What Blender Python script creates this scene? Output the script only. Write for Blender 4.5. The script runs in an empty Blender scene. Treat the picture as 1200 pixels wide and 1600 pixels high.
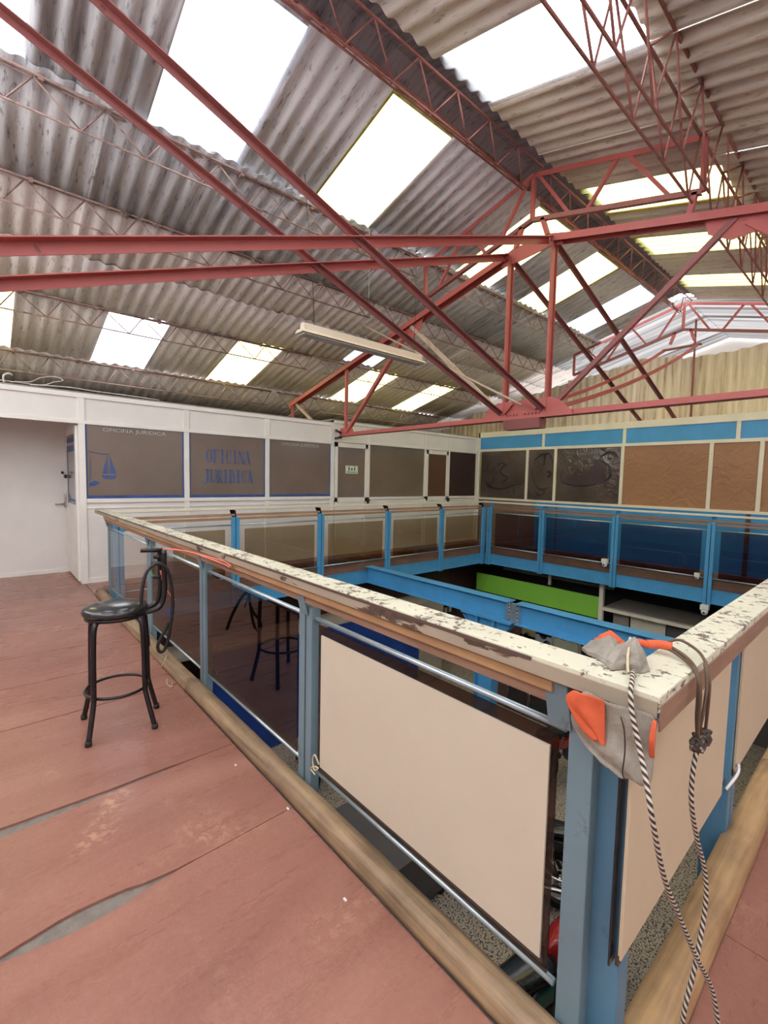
import bpy, bmesh, math, random
from math import sin, cos, pi, radians
from mathutils import Vector, Matrix
random.seed(7)
S = bpy.context.scene
COL = S.collection

# ------------------------------------------------------------------ camera
CAM_YAW, CAM_PITCH, CAM_ROLL, CAM_H, CAM_F = 0.848, 0.0712, -0.0211, 1.5, 715.0
cam_d = bpy.data.cameras.new('camera'); cam = bpy.data.objects.new('camera', cam_d); COL.objects.link(cam)
cam_d.sensor_fit = 'VERTICAL'; cam_d.sensor_height = 24.0; cam_d.lens = 24.0 * CAM_F / 1600.0
cam_d.clip_start = 0.02; cam_d.clip_end = 200
fw = Vector((-sin(CAM_YAW) * cos(CAM_PITCH), cos(CAM_YAW) * cos(CAM_PITCH), -sin(CAM_PITCH)))
rt = Vector((cos(CAM_YAW), sin(CAM_YAW), 0)); dn = fw.cross(rt)
r2 = cos(CAM_ROLL) * rt + sin(CAM_ROLL) * dn
up = -(-sin(CAM_ROLL) * rt + cos(CAM_ROLL) * dn)
cam.matrix_world = Matrix(((r2.x, up.x, -fw.x, 0), (r2.y, up.y, -fw.y, 0), (r2.z, up.z, -fw.z, CAM_H), (0, 0, 0, 1)))
S.camera = cam

# ------------------------------------------------------------------ light: overcast daylight falling through the roof sheets
W = bpy.data.worlds.new('world'); S.world = W; W.use_nodes = True
bg = W.node_tree.nodes['Background']
bg.inputs['Color'].default_value = (0.97, 0.985, 1.0, 1)
bg.inputs['Strength'].default_value = 5.6
S.view_settings.view_transform = 'Standard'; S.view_settings.look = 'None'
S.view_settings.exposure = 0.0; S.view_settings.gamma = 1.0; S.view_settings.use_curve_mapping = False
try:
    S.cycles.max_bounces = 12; S.cycles.transparent_max_bounces = 16; S.cycles.diffuse_bounces = 6
    S.cycles.sample_clamp_indirect = 6.0
except Exception:
    pass

# ------------------------------------------------------------------ materials
def nm(name):
    m = bpy.data.materials.new(name); m.use_nodes = True
    nt = m.node_tree; b = nt.nodes['Principled BSDF']
    return m, nt, b
def N(nt, t, **k):
    n = nt.nodes.new(t)
    for a, v in k.items():
        if hasattr(n, a): setattr(n, a, v)
        else: n.inputs[a.replace('_', ' ')].default_value = v
    return n
def L(nt, a, b): nt.links.new(a, b)
def rgb(c): return (c[0], c[1], c[2], 1)
def coords(nt, scale=(1, 1, 1), kind='Object'):
    tc = N(nt, 'ShaderNodeTexCoord'); mp = N(nt, 'ShaderNodeMapping'); mp.inputs['Scale'].default_value = scale
    L(nt, tc.outputs[kind], mp.inputs['Vector']); return mp.outputs['Vector']
def ramp(nt, src, stops):
    r = N(nt, 'ShaderNodeValToRGB'); L(nt, src, r.inputs['Fac'])
    e = r.color_ramp.elements
    while len(e) < len(stops): e.new(0.5)
    for i, (p, c) in enumerate(stops): e[i].position = p; e[i].color = rgb(c)
    return r.outputs['Color']
def mixc(nt, fac, a, b, mode='MIX'):
    m = N(nt, 'ShaderNodeMix', data_type='RGBA', blend_type=mode)
    for sock, v in ((m.inputs[0], fac), (m.inputs[6], a), (m.inputs[7], b)):
        if hasattr(v, 'is_linked') or hasattr(v, 'links'): L(nt, v, sock)
        elif isinstance(v, (int, float)): sock.default_value = v
        else: sock.default_value = rgb(v)
    return m.outputs[2]
def noise(nt, vec, scale=5, detail=4, rough=0.6, dist=0.0):
    n = N(nt, 'ShaderNodeTexNoise'); n.inputs['Scale'].default_value = scale
    n.inputs['Detail'].default_value = detail; n.inputs['Roughness'].default_value = rough; n.inputs['Distortion'].default_value = dist
    L(nt, vec, n.inputs['Vector']); return n.outputs['Fac']
def bump(nt, b, h, strength=0.2, dist=0.01):
    n = N(nt, 'ShaderNodeBump'); n.inputs['Strength'].default_value = strength; n.inputs['Distance'].default_value = dist
    L(nt, h, n.inputs['Height']); L(nt, n.outputs['Normal'], b.inputs['Normal'])
def simple(name, c, rough=0.5, metal=0.0, var=0.12, vs=6, bs=0.05, spec=0.5):
    m, nt, b = nm(name)
    v = coords(nt); n = noise(nt, v, vs)
    lo = tuple(x * (1 - var) for x in c); hi = tuple(min(1, x * (1 + var)) for x in c)
    L(nt, ramp(nt, n, [(0.3, lo), (0.7, hi)]), b.inputs['Base Color'])
    b.inputs['Roughness'].default_value = rough; b.inputs['Metallic'].default_value = metal
    b.inputs['Specular IOR Level'].default_value = spec
    if bs: bump(nt, b, noise(nt, v, vs * 6, 3), bs, 0.005)
    return m
def chipped(name, base, under, thr=0.62, scale=30, rough=0.55, soft=0.01, stretch=(1, 1, 1), dirt=0.15):
    m, nt, b = nm(name)
    v = coords(nt, stretch); n = noise(nt, v, scale, 6, 0.65, 0.4); big = noise(nt, v, scale * .13, 2)
    a = N(nt, 'ShaderNodeMath', operation='MULTIPLY_ADD'); L(nt, big, a.inputs[0]); a.inputs[1].default_value = 0.45; L(nt, n, a.inputs[2])
    f = ramp(nt, a.outputs[0], [(thr, (0, 0, 0)), (thr + soft, (1, 1, 1))])
    d = ramp(nt, noise(nt, coords(nt), 4, 5), [(0.3, tuple(x * (1 - dirt) for x in base)), (0.65, base)])
    u = ramp(nt, noise(nt, coords(nt), 25, 3), [(0.35, tuple(x * .5 for x in under)), (0.65, under)])
    L(nt, mixc(nt, f, d, u), b.inputs['Base Color'])
    b.inputs['Roughness'].default_value = rough
    inv = N(nt, 'ShaderNodeMath', operation='SUBTRACT'); inv.inputs[0].default_value = 1; L(nt, f, inv.inputs[1])
    bump(nt, b, inv.outputs[0], 0.5, 0.002)
    return m
def wood(name, c1, c2, axis='x', rough=0.6, sc=1.0, streak=28):
    m, nt, b = nm(name)
    st = {'x': (0.7, streak * .6, streak * .6), 'y': (streak * .6, 0.7, streak * .6), 'z': (streak * .6, streak * .6, 0.7)}[axis]
    v = coords(nt, st); n = noise(nt, v, 1.6 * sc, 6, 0.65, 0.6)
    k = noise(nt, coords(nt), 5, 4)
    c = mixc(nt, 0.35, ramp(nt, n, [(0.32, c2), (0.62, c1)]), ramp(nt, k, [(0.35, c2), (0.6, c1)]))
    L(nt, c, b.inputs['Base Color']); b.inputs['Roughness'].default_value = rough
    bump(nt, b, n, 0.35, 0.004)
    return m
M = {}
M['truss_red'] = chipped('truss_red', (0.46, 0.105, 0.092), (0.16, 0.05, 0.045), 0.93, 9, 0.45, 0.12)
M['truss_shaded'] = chipped('truss_shaded', (0.27, 0.085, 0.078), (0.13, 0.05, 0.045), 0.86, 9, 0.5, 0.14)  # darker copy of the truss red, with the members' shade in its colour
M['rod'] = chipped('rod_paint', (0.34, 0.22, 0.19), (0.16, 0.09, 0.075), 0.75, 12, 0.6, 0.15)
M['rod_red'] = chipped('rod_red_paint', (0.34, 0.12, 0.10), (0.17, 0.07, 0.055), 0.78, 12, 0.55, 0.15)
M['cream_steel'] = chipped('cream_steel', (0.50, 0.38, 0.31), (0.33, 0.15, 0.11), 0.8, 8, 0.5, 0.15)
M['blue'] = chipped('blue_paint', (0.085, 0.36, 0.66), (0.06, 0.20, 0.36), 0.92, 6, 0.38, 0.15)
M['blue_post'] = chipped('blue_post_paint', (0.09, 0.215, 0.33), (0.10, 0.17, 0.22), 0.9, 9, 0.42, 0.1)
M['blue_grey'] = chipped('grey_blue_paint', (0.165, 0.245, 0.29), (0.12, 0.15, 0.16), 0.86, 10, 0.45, 0.1)  # greyer blue for the near railing's posts and brackets
M['blue_panel'] = simple('blue_panel', (0.055, 0.33, 0.66), 0.4, var=0.08, vs=3, bs=0.02)
M['tube'] = simple('aluminium_tube', (0.50, 0.60, 0.66), 0.3, 0.7, 0.15, 12, 0.0)
M['white_frame'] = simple('white_frame', (0.84, 0.82, 0.77), 0.4, var=0.05, vs=3, bs=0.02)
M['white_wall'] = simple('white_wall', (0.80, 0.775, 0.74), 0.45, var=0.05, vs=1.6, bs=0.02)
M['cream_frame'] = simple('cream_frame', (0.82, 0.77, 0.62), 0.4, var=0.06, vs=3, bs=0.02)
M['groove'] = simple('groove', (0.05, 0.045, 0.04), 0.8, bs=0)
M['cap_paint'] = chipped('chipped_cream_paint', (0.66, 0.63, 0.49), (0.24, 0.19, 0.155), 0.785, 60, 0.5, 0.02, (.6, .6, 1), 0.14)
M['cap_side'] = chipped('peeling_beige_paint', (0.37, 0.30, 0.225), (0.11, 0.065, 0.045), 0.80, 11, 0.6, 0.02, (0.35, 1, 1.6), 0.18)
M['groove_paint'] = chipped('worn_edge_paint', (0.10, 0.06, 0.045), (0.60, 0.50, 0.38), 0.88, 16, 0.6, 0.02, (0.3, 1, 1))
M['cap_side_y'] = chipped('peeling_beige_paint_two', (0.52, 0.42, 0.34), (0.22, 0.14, 0.11), 0.84, 12, 0.6, 0.02, (1, .35, 1.6), 0.2)
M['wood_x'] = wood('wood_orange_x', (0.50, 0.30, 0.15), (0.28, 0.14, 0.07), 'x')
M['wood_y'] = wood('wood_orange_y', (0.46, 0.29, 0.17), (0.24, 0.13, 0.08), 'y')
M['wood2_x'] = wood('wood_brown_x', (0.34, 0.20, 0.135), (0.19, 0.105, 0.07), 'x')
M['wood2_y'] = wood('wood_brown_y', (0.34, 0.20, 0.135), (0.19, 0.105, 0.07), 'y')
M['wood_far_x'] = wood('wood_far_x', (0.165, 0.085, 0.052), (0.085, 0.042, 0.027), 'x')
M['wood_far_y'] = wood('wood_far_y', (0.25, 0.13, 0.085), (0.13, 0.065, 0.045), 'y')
M['kerb_x'] = wood('kerb_x', (0.40, 0.27, 0.155), (0.115, 0.072, 0.045), 'x', 0.55, 1.3, 26)
M['kerb_y'] = wood('kerb_y', (0.50, 0.31, 0.15), (0.20, 0.115, 0.055), 'y', 0.5, 1.3, 22)
M['board_white'] = chipped('laminate_board', (0.60, 0.525, 0.415), (0.16, 0.12, 0.10), 1.02, 26, 0.42, 0.02, (1, 1, 1), 0.06)
M['board_cream'] = chipped('laminate_board_cream', (0.64, 0.53, 0.37), (0.30, 0.19, 0.12), 1.02, 20, 0.42, 0.02, (1, 1, 1), 0.06)
M['board_edge'] = simple('board_edge', (0.06, 0.04, 0.035), 0.6, bs=0)
M['black_steel'] = simple('black_steel', (0.018, 0.014, 0.016), 0.28, 0.2, 0.3, 8, 0.02)
M['vinyl'] = simple('black_vinyl', (0.02, 0.02, 0.022), 0.2, 0, 0.3, 8, 0.06, 0.7)
M['rubber'] = simple('rubber', (0.014, 0.012, 0.013), 0.5, 0, 0.2, 10, 0)
M['chrome'] = simple('chrome', (0.6, 0.6, 0.6), 0.2, 1.0, 0.1, 8, 0)
M['brass_ring'] = simple('pale_wire', (0.62, 0.52, 0.36), 0.4, 0.2, 0.1, 8, 0)
M['lamp_body'] = simple('lamp_body', (0.68, 0.58, 0.47), 0.5, 0, 0.08, 5, 0.02)
M['lamp_diffuser'] = simple('lamp_diffuser', (0.42, 0.41, 0.38), 0.35, 0, 0.05, 5, 0)
M['dark_void'] = simple('shaded_wall', (0.022, 0.022, 0.027), 0.8, 0, 0.15, 3, 0)  # near-black, holds the shade under the mezzanine in the wall colour
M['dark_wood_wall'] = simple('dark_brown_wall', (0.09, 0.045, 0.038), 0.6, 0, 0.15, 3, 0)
M['slab'] = simple('slab_underside', (0.10, 0.09, 0.085), 0.8, 0, 0.2, 3, 0)
M['green'] = simple('green_banner', (0.28, 0.66, 0.07), 0.5, 0, 0.05, 1.5, 0.02)
M['blue_tarp'] = simple('blue_tarp', (0.012, 0.052, 0.27), 0.4, 0, 0.25, 3, 0.25)
M['grey_board'] = simple('grey_board', (0.10, 0.095, 0.10), 0.4, 0, 0.15, 4, 0.02)
M['beige'] = simple('beige_board', (0.36, 0.32, 0.26), 0.6, 0, 0.1, 4, 0.02)
M['white_plastic'] = simple('white_plastic', (0.78, 0.78, 0.76), 0.3, 0, 0.03, 5, 0)
M['film_blue'] = simple('film_blue', (0.035, 0.08, 0.26), 0.45, 0, 0.25, 9, 0)
M['letter_blue'] = simple('letter_blue', (0.055, 0.10, 0.28), 0.45, 0, 0.2, 14, 0)
M['letter_white'] = simple('letter_white', (0.45, 0.42, 0.40), 0.5, 0, 0.05, 9, 0)
M['sign_green'] = simple('sign_green', (0.02, 0.10, 0.05), 0.5, 0, 0.05, 9, 0)
M['sign_white'] = simple('sign_white', (0.66, 0.76, 0.62), 0.5, 0, 0.03, 9, 0)
M['orange_cloth'] = simple('orange_cloth', (0.60, 0.10, 0.035), 0.75, 0, 0.18, 12, 0.3)
M['cord'] = simple('brown_cord', (0.10, 0.06, 0.035), 0.55, 0, 0.3, 30, 0.1)
M['pink_string'] = simple('pink_string', (0.75, 0.20, 0.15), 0.6, 0, 0.1, 20, 0)
M['green_string'] = simple('green_string', (0.08, 0.22, 0.09), 0.6, 0, 0.1, 20, 0)
M['blue_string'] = simple('blue_string', (0.03, 0.06, 0.35), 0.6, 0, 0.1, 20, 0)
M['rope_dark'] = chipped('knotted_rope', (0.055, 0.04, 0.032), (0.42, 0.34, 0.26), 0.80, 90, 0.7, 0.05)
M['cable'] = simple('grey_cable', (0.62, 0.58, 0.54), 0.5, 0, 0.1, 20, 0)
M['moto_red'] = simple('moto_red', (0.40, 0.02, 0.02), 0.15, 0, 0.1, 5, 0)
M['moto_teal'] = simple('moto_teal', (0.01, 0.22, 0.16), 0.15, 0, 0.1, 5, 0)
M['moto_black'] = simple('moto_black', (0.02, 0.02, 0.022), 0.2, 0, 0.1, 5, 0)
M['moto_grey'] = simple('moto_grey', (0.12, 0.12, 0.13), 0.35, 0.5, 0.2, 9, 0)

def m_cloth():
    m, nt, b = nm('grey_sack_cloth')
    v = coords(nt); n = noise(nt, v, 14, 5)
    w = N(nt, 'ShaderNodeTexWave'); w.inputs['Scale'].default_value = 120; w.inputs['Distortion'].default_value = 2; L(nt, v, w.inputs['Vector'])
    c = ramp(nt, n, [(0.3, (0.19, 0.165, 0.135)), (0.52, (0.30, 0.265, 0.22)), (0.8, (0.44, 0.41, 0.36))])
    L(nt, c, b.inputs['Base Color']); b.inputs['Roughness'].default_value = 0.65
    a = N(nt, 'ShaderNodeMath', operation='MULTIPLY_ADD'); L(nt, w.outputs['Fac'], a.inputs[0]); a.inputs[1].default_value = 0.12; L(nt, noise(nt, v, 22, 4, 0.6, 1.5), a.inputs[2])
    bump(nt, b, a.outputs[0], 0.6, 0.006)
    return m
M['sack'] = m_cloth()

def m_rope():
    m, nt, b = nm('striped_rope')
    uv = N(nt, 'ShaderNodeUVMap'); sp = N(nt, 'ShaderNodeSeparateXYZ'); L(nt, uv.outputs['UV'], sp.inputs[0])
    a = N(nt, 'ShaderNodeMath', operation='MULTIPLY_ADD'); L(nt, sp.outputs[0], a.inputs[0]); a.inputs[1].default_value = 62.0; v2 = N(nt, 'ShaderNodeMath', operation='MULTIPLY'); L(nt, sp.outputs[1], v2.inputs[0]); v2.inputs[1].default_value = 2.0; L(nt, v2.outputs[0], a.inputs[2])
    f = N(nt, 'ShaderNodeMath', operation='FRACT'); L(nt, a.outputs[0], f.inputs[0])
    c = ramp(nt, f.outputs[0], [(0.0, (0.025, 0.02, 0.02)), (0.48, (0.03, 0.025, 0.025)), (0.55, (0.55, 0.46, 0.38)), (0.95, (0.55, 0.46, 0.38))])
    L(nt, c, b.inputs['Base Color']); b.inputs['Roughness'].default_value = 0.75
    bump(nt, b, f.outputs[0], 0.3, 0.002)
    return m
M['rope'] = m_rope()

def m_floor():
    m, nt, b = nm('red_floor_paint')
    v = coords(nt); st = coords(nt, (1.6, 0.35, 1)); st2 = coords(nt, (9, 1.6, 1))
    a = noise(nt, st, 1.7, 5, 0.6, 0.5); f = noise(nt, v, 45, 4, 0.7); s = noise(nt, st2, 1.4, 5, 0.65)
    c = ramp(nt, a, [(0.25, (0.20, 0.078, 0.053)), (0.5, (0.30, 0.136, 0.097)), (0.78, (0.40, 0.20, 0.145))])
    c2 = mixc(nt, 0.25, c, ramp(nt, f, [(0.3, (0.25, 0.095, 0.075)), (0.7, (0.46, 0.215, 0.175))]))
    wear = ramp(nt, noise(nt, coords(nt, (1, 1, 1)), 1.1, 3, 0.5, 1.0), [(0.60, (0, 0, 0)), (0.70, (1, 1, 1))])
    wf = ramp(nt, noise(nt, v, 24, 5, 0.7), [(0.50, (0, 0, 0)), (0.56, (1, 1, 1))])
    wm = mixc(nt, 1.0, wear, wf, 'MULTIPLY')
    c3 = mixc(nt, wm, c2, (0.52, 0.29, 0.19))
    L(nt, c3, b.inputs['Base Color'])
    L(nt, ramp(nt, s, [(0.3, (0.22, .22, .22)), (0.75, (0.42, .42, .42))]), b.inputs['Roughness'])
    b.inputs['Specular IOR Level'].default_value = 0.45
    h = N(nt, 'ShaderNodeMath', operation='MULTIPLY_ADD'); L(nt, s, h.inputs[0]); h.inputs[1].default_value = 1.0
    k = N(nt, 'ShaderNodeMath', operation='MULTIPLY'); L(nt, f, k.inputs[0]); k.inputs[1].default_value = 0.22
    L(nt, k.outputs[0], h.inputs[2])
    bump(nt, b, h.outputs[0], 0.35, 0.012)
    return m
M['floor'] = m_floor()
M['subfloor'] = simple('grey_screed', (0.20, 0.17, 0.145), 0.8, 0, 0.2, 25, 0.4)

def m_terrazzo():
    m, nt, b = nm('terrazzo')
    v = coords(nt); vo = N(nt, 'ShaderNodeTexVoronoi'); vo.inputs['Scale'].default_value = 62; vo.inputs['Randomness'].default_value = 1
    L(nt, v, vo.inputs['Vector'])
    c = ramp(nt, vo.outputs['Distance'], [(0.30, (0.58, 0.50, 0.40)), (0.55, (0.44, 0.37, 0.295)), (0.70, (0.07, 0.06, 0.05))])
    L(nt, c, b.inputs['Base Color']); b.inputs['Roughness'].default_value = 0.35
    return m
M['terrazzo'] = m_terrazzo()

def m_sheet(name, base, dark, blue=0.0):
    m, nt, b = nm(name)
    geo = N(nt, 'ShaderNodeNewGeometry')
    st = coords(nt, (0.45, 7.0, 0.45)); v = coords(nt)
    # each sheet has its own tone
    s1 = noise(nt, st, 2.0, 6, 0.65, 0.4); s2 = noise(nt, v, 1.3, 4, 0.6); s3 = noise(nt, coords(nt, (2.5, 12, 2.5)), 2.5, 5, .7)
    t = N(nt, 'ShaderNodeMath', operation='MULTIPLY_ADD'); L(nt, geo.outputs['Random Per Island'], t.inputs[0]); t.inputs[1].default_value = 0.22; L(nt, s1, t.inputs[2])
    t2 = N(nt, 'ShaderNodeMath', operation='MULTIPLY_ADD'); L(nt, s2, t2.inputs[0]); t2.inputs[1].default_value = 0.45; L(nt, t.outputs[0], t2.inputs[2])
    mid = tuple((x + y) / 2 for x, y in zip(base, dark))
    c = ramp(nt, t2.outputs[0], [(0.52, dark), (0.72, mid), (0.92, base)])
    st_ = ramp(nt, s3, [(0.56, (0, 0, 0)), (0.70, (1, 1, 1))])
    c2 = mixc(nt, st_, c, tuple(x * 0.62 for x in dark))
    L(nt, c2, b.inputs['Base Color']); b.inputs['Roughness'].default_value = 0.85
    b.inputs['Specular IOR Level'].default_value = 0.2
    bump(nt, b, s3, 0.25, 0.01)
    return m
M['sheet_old'] = m_sheet('fibre_cement_old', (0.66, 0.655, 0.67), (0.25, 0.255, 0.29))
M['sheet_low'] = m_sheet('fibre_cement_low', (0.80, 0.73, 0.70), (0.50, 0.455, 0.435))
M['sheet_right'] = m_sheet('fibre_cement_right', (0.74, 0.67, 0.60), (0.46, 0.41, 0.37))
M['sheet_cap'] = m_sheet('fibre_cement_cap', (0.22, 0.19, 0.20), (0.06, 0.05, 0.07))
def m_backwall():
    m, nt, b = nm('beige_corrugated')
    geo = N(nt, 'ShaderNodeNewGeometry')
    n = noise(nt, coords(nt, (6, 6, .5)), 1.8, 6, 0.7, 0.3)
    t = N(nt, 'ShaderNodeMath', operation='MULTIPLY_ADD'); L(nt, geo.outputs['Random Per Island'], t.inputs[0]); t.inputs[1].default_value = 0.2; L(nt, n, t.inputs[2])
    c = ramp(nt, t.outputs[0], [(0.36, (0.25, 0.17, 0.11)), (0.5, (0.58, 0.47, 0.33)), (0.8, (0.80, 0.70, 0.54))])
    L(nt, c, b.inputs['Base Color']); b.inputs['Roughness'].default_value = 0.8
    return m
M['backwall'] = m_backwall()

def m_trans(name, tint, trans=0.75):
    """thin translucent plastic roof sheet: daylight comes through"""
    m = bpy.data.materials.new(name); m.use_nodes = True; nt = m.node_tree
    nt.nodes.remove(nt.nodes['Principled BSDF']); out = nt.nodes['Material Output']
    tr = N(nt, 'ShaderNodeBsdfTransparent'); tr.inputs['Color'].default_value = rgb(tint)
    tl = N(nt, 'ShaderNodeBsdfTranslucent'); tl.inputs['Color'].default_value = rgb(tint)
    mx = N(nt, 'ShaderNodeMixShader'); mx.inputs[0].default_value = trans
    L(nt, tl.outputs[0], mx.inputs[1]); L(nt, tr.outputs[0], mx.inputs[2]); L(nt, mx.outputs[0], out.inputs['Surface'])
    return m
M['sky_white'] = m_trans('translucent_white', (0.90, 0.91, 0.95))
M['sky_yellow'] = m_trans('translucent_yellow', (0.72, 0.66, 0.27))
M['sky_pale'] = m_trans('translucent_pale', (0.30, 0.34, 0.33), 0.35)
M['sky_far'] = m_trans('translucent_far', (0.50, 0.46, 0.44), 0.10)
nt = M['sky_far'].node_tree
_w = noise(nt, coords(nt, (0.12, 5.5, 0.12)), 1.0, 3, 0.6)
_c = ramp(nt, _w, [(0.40, (0.035, 0.03, 0.03)), (0.48, (0.13, 0.12, 0.12)), (0.62, (0.19, 0.18, 0.18))])  # light and shade bands of the corrugation, put into the sheet's tint
for n_ in nt.nodes:
    if n_.type in ('BSDF_TRANSPARENT', 'BSDF_TRANSLUCENT'): L(nt, _c, n_.inputs['Color'])

def m_glass(name, tint, refl=0.9, rough=0.0):
    m = bpy.data.materials.new(name); m.use_nodes = True; nt = m.node_tree
    nt.nodes.remove(nt.nodes['Principled BSDF']); out = nt.nodes['Material Output']
    tr = N(nt, 'ShaderNodeBsdfTransparent'); tr.inputs['Color'].default_value = rgb(tint)
    gl = N(nt, 'ShaderNodeBsdfGlossy'); gl.inputs['Roughness'].default_value = rough
    gl.inputs['Color'].default_value = rgb((refl,) * 3)
    fr = N(nt, 'ShaderNodeFresnel'); fr.inputs['IOR'].default_value = 1.5
    # only the outer face of the thin pane mirrors; the inner face would otherwise show total internal reflection
    ge = N(nt, 'ShaderNodeNewGeometry'); iv = N(nt, 'ShaderNodeMath', operation='SUBTRACT'); iv.inputs[0].default_value = 1; L(nt, ge.outputs['Backfacing'], iv.inputs[1])
    mu = N(nt, 'ShaderNodeMath', operation='MULTIPLY'); L(nt, fr.outputs[0], mu.inputs[0]); L(nt, iv.outputs[0], mu.inputs[1])
    mx = N(nt, 'ShaderNodeMixShader'); L(nt, mu.outputs[0], mx.inputs[0])
    L(nt, tr.outputs[0], mx.inputs[1]); L(nt, gl.outputs[0], mx.inputs[2]); L(nt, mx.outputs[0], out.inputs['Surface'])
    return m
M['glass_bronze'] = m_glass('bronze_glass', (0.70, 0.64, 0.53))
M['glass_smoke'] = m_glass('smoked_glass', (0.64, 0.54, 0.60))
M['glass_dark'] = m_glass('dark_bronze_glass', (0.42, 0.33, 0.30))
M['glass_clear'] = m_glass('clear_glass', (0.90, 0.86, 0.83))
def m_pane(name, c, rough=0.08, wav=0.0, var=.1, spec=0.6):
    m, nt, b = nm(name); v = coords(nt); n = noise(nt, v, 1.6, 4)
    L(nt, ramp(nt, n, [(0.3, tuple(x * (1 - var) for x in c)), (0.7, tuple(x * (1 + var) for x in c))]), b.inputs['Base Color'])
    b.inputs['Roughness'].default_value = rough; b.inputs['Specular IOR Level'].default_value = spec
    if wav: bump(nt, b, noise(nt, coords(nt, (1, 1, 1)), 5, 3, 0.5, 1.6), wav, 0.05)
    return m
M['pane_taupe'] = m_pane('taupe_film_glass', (0.20, 0.155, 0.13))
M['pane_olive'] = m_pane('olive_film_glass', (0.185, 0.145, 0.105))
M['pane_brown'] = m_pane('brown_door_panel', (0.12, 0.055, 0.035), 0.3)
M['pane_dark'] = m_pane('dark_brown_pane', (0.05, 0.03, 0.028), 0.15)
M['pane_plastic'] = m_pane('dark_plastic_pane', (0.085, 0.062, 0.048), 0.12, 0.22, 0.4)
M['paper'] = m_pane('brown_kraft_paper', (0.36, 0.175, 0.078), 0.42, 0.28, 0.10, 0.5)
M['ink'] = simple('dark_ink', (0.03, 0.022, 0.024), 0.3, bs=0)
M['ink_maroon'] = simple('maroon_ink', (0.055, 0.028, 0.032), 0.3, bs=0)

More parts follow.
